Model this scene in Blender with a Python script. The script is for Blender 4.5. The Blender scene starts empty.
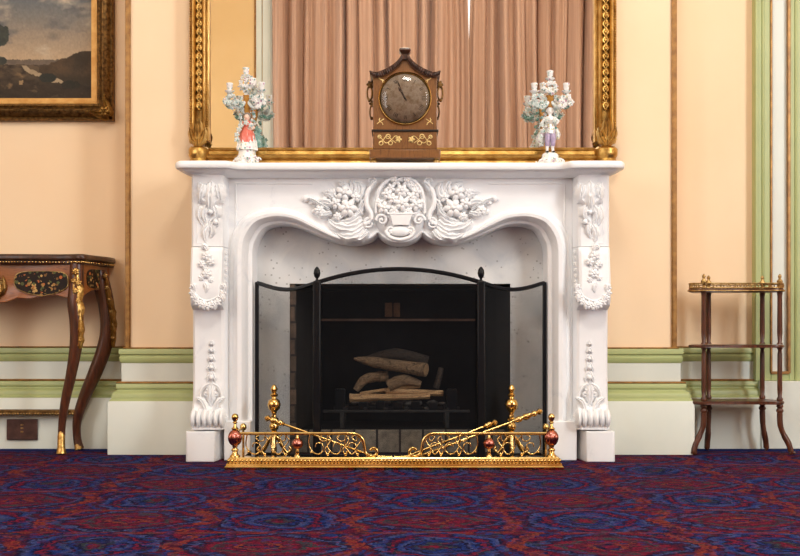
import bpy, math, random
from mathutils import Vector, Matrix
PI = math.pi
R = random.Random(7)
scn = bpy.context.scene
COL = scn.collection
# ------------------------------------------------------------------ camera measurements
CAMY, CAMH, FPX, HZ = -4.4, 0.548, 1100.0, 325.0
def S(Y): return FPX / (Y - CAMY)
def X(px, Y): return (px - 400.0) / S(Y)
def Z(py, Y): return CAMH + (HZ - py) / S(Y)
def W(px, py, Y): return Vector((X(px, Y), Y, Z(py, Y)))
def lin(c):
    return tuple((v / 255 / 12.92) if v / 255 <= .04045 else ((v / 255 + .055) / 1.055) ** 2.4 for v in c)

# ------------------------------------------------------------------ materials
MATS = {}
class NT:
    def __init__(s, name):
        s.m = bpy.data.materials.new(name); s.m.use_nodes = True
        s.t = s.m.node_tree; s.n = s.t.nodes; s.l = s.t.links
        s.b = s.n['Principled BSDF']; s.out = s.n['Material Output']
    def new(s, t, **kw):
        n = s.n.new(t)
        for k, v in kw.items(): setattr(n, k, v)
        return n
    def link(s, a, b): s.l.new(a, b)
    def put(s, sock, v):
        if hasattr(v, 'is_linked') or isinstance(v, bpy.types.NodeSocket): s.l.new(v, sock)
        else: sock.default_value = v
    def math(s, op, a, b=0.0, c=None):
        n = s.n.new('ShaderNodeMath'); n.operation = op
        s.put(n.inputs[0], a); s.put(n.inputs[1], b)
        if c is not None: s.put(n.inputs[2], c)
        return n.outputs[0]
    def coord(s, scale=(1, 1, 1), rot=(0, 0, 0), gen='Object'):
        tc = s.n.new('ShaderNodeTexCoord'); mp = s.n.new('ShaderNodeMapping')
        mp.inputs['Scale'].default_value = scale; mp.inputs['Rotation'].default_value = rot
        s.l.new(tc.outputs[gen], mp.inputs[0]); return mp.outputs[0]
    def noise(s, vec, scale, detail=4, rough=.55, dist=0):
        n = s.n.new('ShaderNodeTexNoise'); n.inputs['Scale'].default_value = scale
        n.inputs['Detail'].default_value = detail; n.inputs['Roughness'].default_value = rough
        n.inputs['Distortion'].default_value = dist
        if vec is not None: s.l.new(vec, n.inputs['Vector'])
        return n.outputs['Fac']
    def ramp(s, fac, stops, interp='LINEAR'):
        n = s.n.new('ShaderNodeValToRGB'); cr = n.color_ramp; cr.interpolation = interp
        while len(cr.elements) < len(stops): cr.elements.new(1)
        for e, (p, c) in zip(cr.elements, stops):
            e.position = p; e.color = (*lin(c), 1)
        s.put(n.inputs[0], fac); return n.outputs[0]
    def mix(s, fac, a, b, blend='MIX'):
        n = s.n.new('ShaderNodeMix'); n.data_type = 'RGBA'; n.blend_type = blend
        s.put(n.inputs[0], fac); s.put(n.inputs[6], a); s.put(n.inputs[7], b)
        return n.outputs[2]
    def bump(s, h, strength, dist=.01):
        n = s.n.new('ShaderNodeBump'); n.inputs['Strength'].default_value = strength
        n.inputs['Distance'].default_value = dist
        s.put(n.inputs['Height'], h); s.l.new(n.outputs[0], s.b.inputs['Normal'])

def simple(name, c1, c2=None, rough=.5, metal=0.0, nscale=8, bump=0, bscale=60, stretch=(1, 1, 1), spec=.5, coat=0, bdist=.005, lo=.35, hi=.65):
    t = NT(name)
    v = t.coord(stretch)
    col = t.ramp(t.noise(v, nscale), [(lo, c1), (hi, c2 or c1)])
    t.link(col, t.b.inputs['Base Color'])
    t.b.inputs['Roughness'].default_value = rough; t.b.inputs['Metallic'].default_value = metal
    t.b.inputs['Specular IOR Level'].default_value = spec
    t.b.inputs['Coat Weight'].default_value = coat; t.b.inputs['Coat Roughness'].default_value = .1
    if bump: t.bump(t.noise(v, bscale, 3), bump, bdist)
    MATS[name] = t.m
    return t

simple('wall_peach', (244, 217, 181), (242, 212, 174), .75, nscale=1.5)
simple('cream_paint', (220, 223, 212), (214, 218, 206), .45, nscale=3)
simple('green_paint', (174, 182, 124), (165, 174, 116), .42, nscale=4)
simple('gilt_line', (132, 92, 46), (170, 124, 64), .4, .35, nscale=30)
simple('ceiling_white', (236, 230, 218), None, .8)
simple('gilt', (206, 168, 98), (164, 124, 62), .36, 1.0, nscale=22, bump=.25, bscale=120)
simple('gilt_dark', (150, 116, 62), (104, 76, 38), .42, 1.0, nscale=40, bump=.3, bscale=160)
simple('gilt_pale', (216, 172, 104), (196, 146, 78), .5, .5, nscale=20)
simple('frame_bronze', (136, 104, 60), (72, 50, 26), .38, .9, nscale=60, bump=.4, bscale=200)
simple('brass', (234, 202, 136), (210, 172, 100), .17, 1.0, nscale=14)
simple('brass_old', (188, 156, 100), (136, 106, 62), .32, 1.0, nscale=60, bump=.3, bscale=180)
simple('brass_mount', (222, 184, 112), (160, 118, 58), .3, 1.0, nscale=70, bump=.4, bscale=140)
simple('brass_pale', (232, 206, 140), (216, 186, 120), .4, .4, nscale=30)
simple('damper_rust', (150, 108, 76), (110, 78, 54), .8, nscale=20)
simple('wall_gold', (232, 198, 142), (228, 192, 134), .75, nscale=1.5)
simple('copper', (200, 128, 112), (174, 102, 90), .22, 1.0, nscale=10)
simple('black_iron', (13, 14, 17), (18, 19, 23), .34, 0, nscale=30, spec=.22)
simple('soot', (17, 16, 17), (30, 29, 30), .9, nscale=7, bump=.4, bscale=14, spec=.2)
simple('soot_light', (170, 136, 118), (130, 106, 92), .85, nscale=12, spec=.2)
simple('slate', (26, 26, 29), (36, 36, 39), .6, nscale=8)
simple('porcelain', (238, 236, 234), None, .16, coat=.4)
simple('coral', (224, 122, 104), (212, 104, 88), .25, nscale=60)
simple('lilac', (176, 160, 188), (158, 142, 172), .25, nscale=60)
simple('skin_glaze', (238, 208, 190), None, .2)
simple('hair_glaze', (150, 138, 128), (120, 106, 96), .3, nscale=90)
simple('amber_glaze', (196, 142, 70), (170, 118, 54), .25, nscale=50)
simple('teal_glaze', (92, 146, 140), (148, 176, 166), .25, nscale=80)
simple('black_shoe', (30, 26, 24), None, .3)
simple('plate_brown', (96, 66, 58), (74, 50, 44), .35, .3, nscale=25)
simple('rosewood', (74, 40, 20), (46, 24, 13), .32, nscale=9, stretch=(8, 8, 1), coat=.08)
simple('mahogany', (94, 48, 24), (60, 29, 15), .34, nscale=12, stretch=(8, 8, 1), coat=.05)
simple('gilt_leaf', (214, 180, 112), (176, 138, 76), .42, .7, nscale=40)
simple('black_wood', (24, 18, 15), None, .35)
simple('grate_iron', (42, 41, 42), (62, 60, 59), .6, .4, nscale=30)
simple('ash', (150, 144, 138), (84, 78, 74), .95, nscale=50)

def wood_mat(name, c1, c2, c3, rough=.3, scale=(3, 3, 30), rot=(0, 0, 0), coat=.15):
    t = NT(name); v = t.coord(scale, rot)
    f = t.noise(v, 6, 6, .6, 1.2)
    t.link(t.ramp(f, [(.3, c1), (.5, c2), (.7, c3)]), t.b.inputs['Base Color'])
    t.b.inputs['Roughness'].default_value = rough; t.b.inputs['Coat Weight'].default_value = coat
    if rough > .7: t.bump(f, .9, .02)
    MATS[name] = t.m
wood_mat('clock_wood', (108, 70, 38), (128, 86, 48), (86, 54, 30), scale=(22, 4, 3))
wood_mat('table_wood', (122, 66, 28), (148, 86, 38), (98, 50, 20), coat=0, scale=(3, 4, 20))
wood_mat('bark', (96, 72, 52), (176, 146, 114), (26, 19, 15), rough=.9, scale=(4, 14, 14), coat=0)
wood_mat('bark_dark', (56, 46, 40), (84, 72, 62), (34, 28, 25), rough=.9, scale=(5, 14, 14), coat=0)
wood_mat('split_wood', (206, 158, 110), (236, 194, 144), (112, 70, 42), rough=.8, scale=(2, 16, 16), coat=0)
wood_mat('cut_wood', (190, 150, 108), (206, 168, 124), (150, 108, 70), rough=.8, scale=(8, 8, 8), coat=0)

# white statuary marble
t = NT('marble_white'); v = t.coord()
f = t.noise(v, 5, 8, .65, 1.5)
c = t.ramp(f, [(.30, (228, 230, 234)), (.42, (243, 244, 245)), (.7, (246, 246, 247))])
sp = t.noise(v, 90, 2, .5)
c = t.mix(t.ramp(sp, [(.70, (0, 0, 0)), (.80, (90, 90, 90))]), c, (*lin((205, 203, 203)), 1))
t.link(c, t.b.inputs['Base Color']); t.b.inputs['Roughness'].default_value = .38
MATS['marble_white'] = t.m
# grey-blue slip marble with pits and one soft diagonal vein
t = NT('marble_slip'); v = t.coord()
f = t.noise(v, 7, 6, .6, .8)
c = t.ramp(f, [(.3, (196, 199, 202)), (.6, (216, 216, 214))])
w = t.new('ShaderNodeTexWave', wave_type='BANDS', bands_direction='X'); w.inputs['Scale'].default_value = .55
w.inputs['Distortion'].default_value = 1.4; w.inputs['Detail'].default_value = 3; w.inputs['Phase Offset'].default_value = 1.2
t.link(t.coord((1, 1, 1), (0, math.radians(45), 0)), w.inputs['Vector'])
c = t.mix(t.ramp(w.outputs['Fac'], [(.86, (0, 0, 0)), (1, (225, 225, 225))]), c, (*lin((236, 235, 232)), 1))
vo = t.new('ShaderNodeTexVoronoi'); vo.inputs['Scale'].default_value = 46; t.link(v, vo.inputs['Vector'])
pit = t.math('MULTIPLY', t.math('LESS_THAN', vo.outputs['Distance'], .19), t.math('GREATER_THAN', t.noise(v, 9, 3), .52))
c = t.mix(t.math('MULTIPLY', pit, .55), c, (*lin((120, 118, 112)), 1))
t.link(c, t.b.inputs['Base Color']); t.b.inputs['Roughness'].default_value = .4
MATS['marble_slip'] = t.m
# brick
def brick_mat(name, ca, cb, cm, w, h, rot=(0, 0, 0), rough=.9):
    t = NT(name); br = t.new('ShaderNodeTexBrick')
    br.inputs['Color1'].default_value = (*lin(ca), 1); br.inputs['Color2'].default_value = (*lin(cb), 1)
    br.inputs['Mortar'].default_value = (*lin(cm), 1); br.inputs['Scale'].default_value = 1
    br.inputs['Brick Width'].default_value = w; br.inputs['Row Height'].default_value = h
    br.inputs['Mortar Size'].default_value = .005
    t.link(t.coord((1, 1, 1), rot), br.inputs['Vector'])
    c = t.mix(t.noise(t.coord(), 30, 4), br.outputs['Color'], (*lin((40, 36, 34)), 1))
    t.link(c, t.b.inputs['Base Color']); t.b.inputs['Roughness'].default_value = rough
    t.bump(br.outputs['Fac'], -.4, .01)
    MATS[name] = t.m
brick_mat('brick_cheek', (34, 30, 28), (26, 24, 24), (14, 13, 13), .22, .07, (PI / 2, 0, PI / 2))
brick_mat('brick_edge', (150, 124, 104), (124, 104, 90), (70, 64, 60), .22, .07, (PI / 2, 0, 0))
brick_mat('brick_hearth', (196, 184, 164), (164, 152, 136), (56, 52, 50), .098, .22, (PI / 2, 0, 0))
# mirror
t = NT('mirror_glass'); t.b.inputs['Base Color'].default_value = (.93, .92, .89, 1); t.b.inputs['Metallic'].default_value = 1
t.b.inputs['Roughness'].default_value = 0.0; MATS['mirror_glass'] = t.m
# woven wire
t = NT('wire_mesh')
tr = t.new('ShaderNodeBsdfTransparent'); mx = t.new('ShaderNodeMixShader')
t.b.inputs['Base Color'].default_value = (*lin((16, 18, 23)), 1); t.b.inputs['Specular IOR Level'].default_value = .2; t.b.inputs['Roughness'].default_value = .5
v = t.coord()
sx = t.new('ShaderNodeSeparateXYZ'); t.link(v, sx.inputs[0])
wx = t.math('PINGPONG', t.math('MULTIPLY', sx.outputs[0], 330), .5); wz = t.math('PINGPONG', t.math('MULTIPLY', sx.outputs[2], 330), .5)
cov = t.math('MAXIMUM', t.math('LESS_THAN', wx, .105), t.math('LESS_THAN', wz, .105))
t.link(cov, mx.inputs[0]); t.link(tr.outputs[0], mx.inputs[1]); t.link(t.b.outputs[0], mx.inputs[2])
t.link(mx.outputs[0], t.out.inputs[0]); MATS['wire_mesh'] = t.m
# thin clear clock glass
t = NT('clear_glass'); tr = t.new('ShaderNodeBsdfTransparent'); gl = t.new('ShaderNodeBsdfGlossy'); gl.inputs['Roughness'].default_value = .03
mx = t.new('ShaderNodeMixShader'); fr = t.new('ShaderNodeFresnel'); fr.inputs[0].default_value = 1.5
t.link(fr.outputs[0], mx.inputs[0]); t.link(tr.outputs[0], mx.inputs[1]); t.link(gl.outputs[0], mx.inputs[2])
t.link(mx.outputs[0], t.out.inputs[0]); MATS['clear_glass'] = t.m
t = NT('pane_glass'); t.b.inputs['Transmission Weight'].default_value = 1; t.b.inputs['Roughness'].default_value = 0; t.b.inputs['IOR'].default_value = 1.1
MATS['pane_glass'] = t.m
# porcelain with enamelled blossoms
def blossom(name, base, cols, scale):
    t = NT(name); v = t.coord()
    vo = t.new('ShaderNodeTexVoronoi'); vo.inputs['Scale'].default_value = scale; t.link(v, vo.inputs['Vector'])
    sep = t.new('ShaderNodeSeparateColor'); t.link(vo.outputs['Color'], sep.inputs[0])
    n = len(cols)
    pal = t.ramp(sep.outputs[0], [(i / n, c) for i, c in enumerate(cols)], 'CONSTANT')
    m = t.math('LESS_THAN', vo.outputs['Distance'], .42)
    t.link(t.mix(m, (*lin(base), 1), pal), t.b.inputs['Base Color'])
    t.b.inputs['Roughness'].default_value = .18; t.b.inputs['Coat Weight'].default_value = .4
    MATS[name] = t.m
blossom('porcelain_blossom', (236, 235, 233), [(236, 235, 233), (186, 204, 202), (236, 235, 233), (196, 164, 184), (124, 164, 160), (216, 206, 170)], 90)
blossom('porcelain_foliage', (206, 216, 212), [(120, 160, 150), (190, 206, 204), (222, 190, 186), (150, 172, 176), (232, 232, 228)], 110)
blossom('coat_floral', (206, 208, 202), [(224, 222, 218), (132, 150, 122), (178, 146, 160), (150, 160, 170), (200, 180, 126)], 120)
def marquetry(name, base, cols, scale):
    t = NT(name); v = t.coord()
    vo = t.new('ShaderNodeTexVoronoi'); vo.inputs['Scale'].default_value = scale; t.link(v, vo.inputs['Vector'])
    sep = t.new('ShaderNodeSeparateColor'); t.link(vo.outputs['Color'], sep.inputs[0])
    pal = t.ramp(sep.outputs[1], [(i / len(cols), c) for i, c in enumerate(cols)], 'CONSTANT')
    m = t.math('MULTIPLY', t.math('LESS_THAN', vo.outputs['Distance'], .46), t.math('GREATER_THAN', t.noise(v, 26, 3), .47))
    t.link(t.mix(m, (*lin(base), 1), pal), t.b.inputs['Base Color'])
    t.b.inputs['Roughness'].default_value = .5; t.b.inputs['Specular IOR Level'].default_value = .2
    MATS[name] = t.m
marquetry('marquetry_dark', (34, 22, 15), [(160, 118, 66), (190, 152, 92), (120, 84, 44), (176, 96, 48), (84, 88, 50)], 62)
# curtain cloth
t = NT('curtain_cloth')
c = t.ramp(t.noise(t.coord((30, 30, .6)), 1, 3), [(.3, (172, 134, 110)), (.7, (204, 168, 144))])
t.link(c, t.b.inputs['Base Color']); t.b.inputs['Roughness'].default_value = .7; t.b.inputs['Sheen Weight'].default_value = .2
MATS['curtain_cloth'] = t.m
# clock dial: tarnished silver
t = NT('dial_silver'); v = t.coord()
c = t.ramp(t.noise(v, 26, 5), [(.3, (116, 98, 78)), (.5, (150, 136, 118)), (.7, (108, 86, 60))])
t.link(c, t.b.inputs['Base Color']); t.b.inputs['Metallic'].default_value = .5; t.b.inputs['Roughness'].default_value = .4
MATS['dial_silver'] = t.m
# painting canvas
t = NT('painted_canvas'); a = t.new('ShaderNodeVertexColor'); a.layer_name = 'paint'
c = t.mix(t.math('MULTIPLY', t.noise(t.coord(), 160, 3), .25), a.outputs[0], (*lin((90, 80, 66)), 1))
t.link(c, t.b.inputs['Base Color']); t.b.inputs['Roughness'].default_value = .6; t.b.inputs['Specular IOR Level'].default_value = .2; t.bump(t.noise(t.coord(), 400, 2), .2, .002)
MATS['painted_canvas'] = t.m

# woven carpet: checker of stepped medallions between zigzag orange columns
t = NT('carpet'); tc = t.new('ShaderNodeTexCoord'); sp = t.new('ShaderNodeSeparateXYZ')
t.link(tc.outputs['Object'], sp.inputs[0])
q = .009
def snap(s, w): return t.math('MULTIPLY', t.math('FLOOR', t.math('DIVIDE', s, w)), w)
nz = t.math('MULTIPLY', t.math('SUBTRACT', t.noise(tc.outputs['Object'], 8, 3), .5), .08)
xx = snap(t.math('ADD', sp.outputs[0], nz), .010); yy = snap(t.math('ADD', sp.outputs[1], t.math('MULTIPLY', nz, .6)), .014)
cu = t.math('DIVIDE', t.math('ADD', xx, .555 + 4.3), .43); cv = t.math('DIVIDE', t.math('ADD', yy, 1.15 + 7.1), .355)
fu = t.math('ABSOLUTE', t.math('SUBTRACT', t.math('FRACT', cu), .5)); fv = t.math('ABSOLUTE', t.math('SUBTRACT', t.math('FRACT', cv), .5))
par = t.math('FLOORED_MODULO', t.math('ADD', t.math('FLOOR', cu), t.math('FLOOR', cv)), 2)
A_ = .17
tri = t.math('SUBTRACT', 1.0, t.math('MULTIPLY', fv, 2.0))
at = t.math('MULTIPLY', t.math('SUBTRACT', tri, .3), A_)
isb = par
inv = t.math('MULTIPLY', isb, t.math('GREATER_THAN', fu, t.math('SUBTRACT', .5, at)))
inr = t.math('MULTIPLY', t.math('SUBTRACT', 1.0, isb), t.math('GREATER_THAN', fu, t.math('ADD', .5, at)))
flip = t.math('MAXIMUM', inv, inr)
isblue = t.math('ABSOLUTE', t.math('SUBTRACT', isb, flip))
fe = t.math('ADD', fu, t.math('MULTIPLY', flip, t.math('SUBTRACT', 1.0, t.math('MULTIPLY', fu, 2.0))))
sg = t.math('SUBTRACT', 1.0, t.math('MULTIPLY', isblue, 2.0))
dx = t.math('DIVIDE', t.math('MULTIPLY', fe, .5), t.math('ADD', .5, t.math('MULTIPLY', at, sg)))
d = t.math('MULTIPLY', t.math('POWER', t.math('ADD', t.math('POWER', t.math('MULTIPLY', dx, 1.1), 1.5), t.math('POWER', t.math('MULTIPLY', fv, .95), 1.5)), .6667), 1.0)
d = t.math('ADD', d, t.math('MULTIPLY', t.math('SUBTRACT', t.noise(tc.outputs['Object'], 15, 3), .5), .22))
d = t.math('ADD', d, t.math('MULTIPLY', t.math('SUBTRACT', t.noise(t.coord((9, 34, 1)), 1, 2), .5), .22))
NAVY, BLUE, MID, RED, MAR, ORA, SLA, PUR = (20, 20, 58), (32, 54, 122), (66, 76, 128), (118, 26, 54), (74, 22, 48), (130, 58, 46), (54, 64, 72), (66, 38, 78)
def bands(seq):
    return [(i / len(seq), c) for i, c in enumerate(seq)]
rr = t.ramp(t.math('DIVIDE', d, .80), bands([RED, NAVY, ORA, MAR, RED, MAR, SLA, RED, MAR, NAVY, MID, NAVY, MAR, RED, NAVY, BLUE, NAVY, MAR, ORA, NAVY]), 'CONSTANT')
bb = t.ramp(t.math('DIVIDE', d, .80), bands([RED, MAR, SLA, NAVY, BLUE, NAVY, MID, BLUE, NAVY, RED, NAVY, BLUE, MID, NAVY, MAR, BLUE, NAVY, RED, MAR, NAVY]), 'CONSTANT')
c = t.mix(isblue, rr, bb)
brk = t.math('GREATER_THAN', t.noise(tc.outputs['Object'], 16, 2), .44)
o1 = t.math('MULTIPLY', t.math('MULTIPLY', t.math('GREATER_THAN', dx, .405), t.math('LESS_THAN', fv, .43)), t.math('SUBTRACT', 1.0, isblue))
o1 = t.math('MULTIPLY', o1, brk)
c = t.mix(t.math('MULTIPLY', o1, .68), c, (*lin((142, 62, 44)), 1))
o2 = t.math('MULTIPLY', t.math('GREATER_THAN', dx, .455), t.math('LESS_THAN', dx, .472))
c = t.mix(t.math('MULTIPLY', o2, .8), c, (*lin(MAR), 1))
hb = t.math('MULTIPLY', t.math('GREATER_THAN', fv, .455), t.math('GREATER_THAN', t.noise(tc.outputs['Object'], 12, 2), .45))
c = t.mix(t.math('MULTIPLY', hb, .55), c, (*lin((134, 56, 44)), 1))
# fine confetti of yarn
vo = t.new('ShaderNodeTexVoronoi'); vo.inputs['Scale'].default_value = 60; mp = t.coord((1, 1.2, 1)); t.link(mp, vo.inputs['Vector'])
se = t.new('ShaderNodeSeparateColor'); t.link(vo.outputs['Color'], se.inputs[0])
pal = t.ramp(se.outputs[0], bands([NAVY, MAR, BLUE, SLA, RED, PUR]), 'CONSTANT')
c = t.mix(t.math('MULTIPLY', t.math('GREATER_THAN', se.outputs[1], .55), .5), c, pal)
c = t.mix(1.0, c, t.ramp(t.noise(tc.outputs['Object'], 160, 3), [(.3, (140, 140, 140)), (.7, (255, 255, 255))]), 'MULTIPLY')
# plain navy border by the recess walls
bd = t.math('GREATER_THAN', sp.outputs[1], .375)
c = t.mix(bd, c, (*lin((20, 34, 88)), 1))
t.link(c, t.b.inputs['Base Color']); t.b.inputs['Roughness'].default_value = .95; t.b.inputs['Specular IOR Level'].default_value = .05
t.bump(t.noise(tc.outputs['Object'], 380, 2), .5, .004)
MATS['carpet'] = t.m

# ------------------------------------------------------------------ mesh builder
def cr(pts, n=6, closed=False):
    """Catmull-Rom through tuples of any length"""
    pts = [tuple(p) for p in pts]; out = []
    N = len(pts)
    for i in range(N if closed else N - 1):
        if closed: p0, p1, p2, p3 = pts[(i - 1) % N], pts[i], pts[(i + 1) % N], pts[(i + 2) % N]
        else: p0, p1, p2, p3 = pts[max(i - 1, 0)], pts[i], pts[i + 1], pts[min(i + 2, N - 1)]
        for k in range(n):
            u = k / n
            out.append(tuple(.5 * (2 * b + (c - a) * u + (2 * a - 5 * b + 4 * c - d) * u * u + (3 * b - a - 3 * c + d) * u ** 3) for a, b, c, d in zip(p0, p1, p2, p3)))
    if not closed: out.append(pts[-1])
    return out

class MB:
    def __init__(s, xf=None, flip=False): s.v = []; s.f = []; s.xf = xf; s.flip = flip
    def add(s, vs, fs):
        n = len(s.v)
        for p in vs:
            p = Vector(p); s.v.append(s.xf(p) if s.xf else p)
        for f in fs:
            f = [i + n for i in f]; s.f.append(f[::-1] if s.flip else f)
        return s
    def box(s, x0, x1, y0, y1, z0, z1):
        return s.add([(x0, y0, z0), (x1, y0, z0), (x1, y1, z0), (x0, y1, z0), (x0, y0, z1), (x1, y0, z1), (x1, y1, z1), (x0, y1, z1)],
                     [(3, 2, 1, 0), (4, 5, 6, 7), (0, 1, 5, 4), (1, 2, 6, 5), (2, 3, 7, 6), (3, 0, 4, 7)])
    def loft(s, rings, cap=True, closed=True):
        n = len(rings[0]); vs = [p for r in rings for p in r]; fs = []
        for i in range(len(rings) - 1):
            for j in range(n if closed else n - 1):
                a, b = i * n + j, i * n + (j + 1) % n
                fs.append((a, b, b + n, a + n))
        if cap and closed:
            fs.append(tuple(range(n))[::-1]); fs.append(tuple(range((len(rings) - 1) * n, len(rings) * n)))
        return s.add(vs, fs)
    def prism_xz(s, poly, y0, y1):      # poly counter-clockwise seen from -Y (x right, z up)
        return s.loft([[(x, y1, z) for x, z in poly], [(x, y0, z) for x, z in poly]])
    def prism_xy(s, poly, z0, z1):
        return s.loft([[(x, y, z0) for x, y in poly], [(x, y, z1) for x, y in poly]])
    def lathe(s, prof, c=(0, 0, 0), axis=(0, 0, 1), seg=20, flute=None):
        q = Vector((0, 0, 1)).rotation_difference(Vector(axis).normalized()).to_matrix(); c = Vector(c)
        rings = []
        for r, z in prof:
            ring = []
            for k in range(seg):
                a = 2 * PI * k / seg; rr = r
                if flute: rr = r * (1 - flute[1] * abs(math.sin(a * flute[0] / 2)))
                ring.append(c + q @ Vector((rr * math.cos(a), rr * math.sin(a), z)))
            rings.append(ring)
        return s.loft(rings)
    def tube(s, pts, r, seg=8, closed=False, flat=1.0):
        pts = [Vector(p) for p in pts]; n = len(pts)
        rs = r if isinstance(r, (list, tuple)) else [r] * n
        if len(rs) != n: rs = [rs[0] + (rs[-1] - rs[0]) * i / (n - 1) for i in range(n)] if len(rs) == 2 else [rs[min(int(i * len(rs) / n), len(rs) - 1)] for i in range(n)]
        rings = []; up = None
        for i, p in enumerate(pts):
            if closed: tg = pts[(i + 1) % n] - pts[i - 1]
            else: tg = pts[min(i + 1, n - 1)] - pts[max(i - 1, 0)]
            if tg.length < 1e-9: tg = Vector((0, 0, 1))
            tg.normalize()
            if up is None:
                up = Vector((0, -1, 0)) if abs(tg.y) < .9 else Vector((1, 0, 0))
            up = (up - tg * up.dot(tg)).normalized(); sd = tg.cross(up)
            rings.append([p + (sd * math.cos(2 * PI * k / seg) + up * math.sin(2 * PI * k / seg) * flat) * rs[i] for k in range(seg)])
        if closed: rings.append(rings[0])
        return s.loft(rings, cap=not closed)
    def ell(s, c, r, rot=None, seg=10, rings=6):
        c = Vector(c); r = (r, r, r) if isinstance(r, (int, float)) else r
        vs = []; fs = []
        for i in range(1, rings):
            th = PI * i / rings
            for k in range(seg):
                a = 2 * PI * k / seg
                p = Vector((r[0] * math.sin(th) * math.cos(a), r[1] * math.sin(th) * math.sin(a), r[2] * math.cos(th)))
                vs.append(c + (rot @ p if rot else p))
        for i in range(rings - 2):
            for k in range(seg):
                a, b = i * seg + k, i * seg + (k + 1) % seg
                fs.append((a, a + seg, b + seg, b))
        t, b_ = Vector((0, 0, r[2])), Vector((0, 0, -r[2]))
        vs += [c + (rot @ t if rot else t), c + (rot @ b_ if rot else b_)]
        T, B = len(vs) - 2, len(vs) - 1; L = (rings - 2) * seg
        for k in range(seg):
            fs.append((T, k, (k + 1) % seg)); fs.append((B, L + (k + 1) % seg, L + k))
        return s.add(vs, fs)
    def sweep(s, path, prof, closed=False):
        """profile (d outward to the right of travel, z) along a mitred XY path"""
        n = len(path); P = [Vector((p[0], p[1])) for p in path]; rings = []
        def nrm(a, b):
            d = (b - a).normalized(); return Vector((d.y, -d.x))
        for i in range(n):
            if closed: n1, n2 = nrm(P[i - 1], P[i]), nrm(P[i], P[(i + 1) % n])
            elif i == 0: n1 = n2 = nrm(P[0], P[1])
            elif i == n - 1: n1 = n2 = nrm(P[-2], P[-1])
            else: n1, n2 = nrm(P[i - 1], P[i]), nrm(P[i], P[i + 1])
            m = n1 + n2; m = m / max(m.dot(n1), .2) if m.length > 1e-6 else n1
            rings.append([(P[i].x + m.x * d, P[i].y + m.y * d, z) for d, z in prof])
        if closed: rings.append(rings[0])
        return s.loft(rings, cap=not closed)
    # carving, laid on a plane that faces -Y ------------------------------------------------
    def leaf(s, pts, w, y, h, lobes=4, n=5, lift=0.0):
        """relief leaf along 2-D (x, z) points"""
        P = cr(pts, n); N = len(P); rows = []
        for i, (x, z) in enumerate(P):
            u = i / (N - 1)
            a = P[max(i - 1, 0)]; b = P[min(i + 1, N - 1)]
            dx, dz = b[0] - a[0], b[1] - a[1]; L = math.hypot(dx, dz) or 1
            nx, nz = -dz / L, dx / L
            ww = w * (math.sin(PI * min(1, .10 + .88 * u) ** .8) ** .8) * (1 + .22 * math.sin(u * lobes * 2 * PI))
            hh = h * (.45 + .55 * math.sin(PI * min(1, u + .1))) + lift * u * u
            row = []
            for q, k in ((-1, -.15), (-.7, .62), (-.3, .95), (0, .55), (.3, .95), (.7, .62), (1, -.15)):
                row.append((x + nx * ww * q, y - hh * k - (lift * u * u if abs(q) == 1 else 0), z + nz * ww * q))
            rows.append(row)
        return s.loft(rows[::-1], cap=False, closed=False)
    def flower(s, x, y, z, r, petals=5, h=.6, a0=0.0):
        for k in range(petals):
            a = a0 + 2 * PI * k / petals
            m = Matrix.Rotation(-a, 3, 'Y') @ Matrix.Rotation(.55, 3, 'Z')
            s.ell((x + math.cos(a) * r * .58, y - r * h * .35, z + math.sin(a) * r * .58), (r * .5, r * .26, r * .33), m, 9, 6)
        s.ell((x, y - r * h * .6, z), (r * .24, r * .34, r * .24), None, 8, 5)
        return s
    def volute(s, x, y, z, rad, turns=1.4, sgn=1, a0=0.0, th=.28, h=1.0):
        pts = []; rs = []; n = int(18 * turns)
        for i in range(n + 1):
            u = i / n; a = a0 + sgn * 2 * PI * turns * u; q = rad * (1 - .85 * u)
            pts.append((x + q * math.cos(a), y - rad * .15 * u, z + q * math.sin(a))); rs.append(rad * th * (1 - .55 * u))
        s.tube(pts, rs, 7, flat=h); s.ell((x, y - rad * .2, z), rad * .25, None, 8, 5)
        return s
    def build(s, name, mat, parent=None, smooth=40, bevel=0, sub=0, seg=2):
        me = bpy.data.meshes.new(name)
        off = Vector((0, 0, 0)); p = parent
        while p is not None: off += p.location; p = p.parent
        me.from_pydata([tuple(q - off) for q in s.v], [], s.f); me.update()
        me.materials.append(MATS[mat])
        if smooth:
            me.polygons.foreach_set('use_smooth', [True] * len(me.polygons))
            me.set_sharp_from_angle(angle=math.radians(smooth))
        o = bpy.data.objects.new(name, me); COL.objects.link(o)
        if parent is not None: o.parent = parent
        if bevel:
            b = o.modifiers.new('bevel', 'BEVEL'); b.width = bevel; b.segments = seg; b.limit_method = 'ANGLE'; b.angle_limit = math.radians(35)
        if sub:
            m = o.modifiers.new('sub', 'SUBSURF'); m.levels = m.render_levels = sub
        return o

def thing(name, label, cat, loc, group=None):
    o = bpy.data.objects.new(name, None); COL.objects.link(o); o.location = loc; o.empty_display_size = .05
    return tag(o, label, cat, group)
def tag(o, label, cat, group=None):
    o['label'] = label; o['category'] = cat
    if group: o['group'] = group
    return o
def struct(o): o['kind'] = 'structure'; return o
def dup(root, loc, label=None):
    r = root.copy(); COL.objects.link(r); r.location = loc
    if label: r['label'] = label
    for ch in list(root.children):
        c = ch.copy(); COL.objects.link(c); c.parent = r
        for g in list(ch.children):
            d = g.copy(); COL.objects.link(d); d.parent = c
    return r
MIR = lambda p: Vector((-p.x + .003, p.y, p.z))
def mb(sx): return MB() if sx < 0 else MB(MIR, True)

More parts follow.
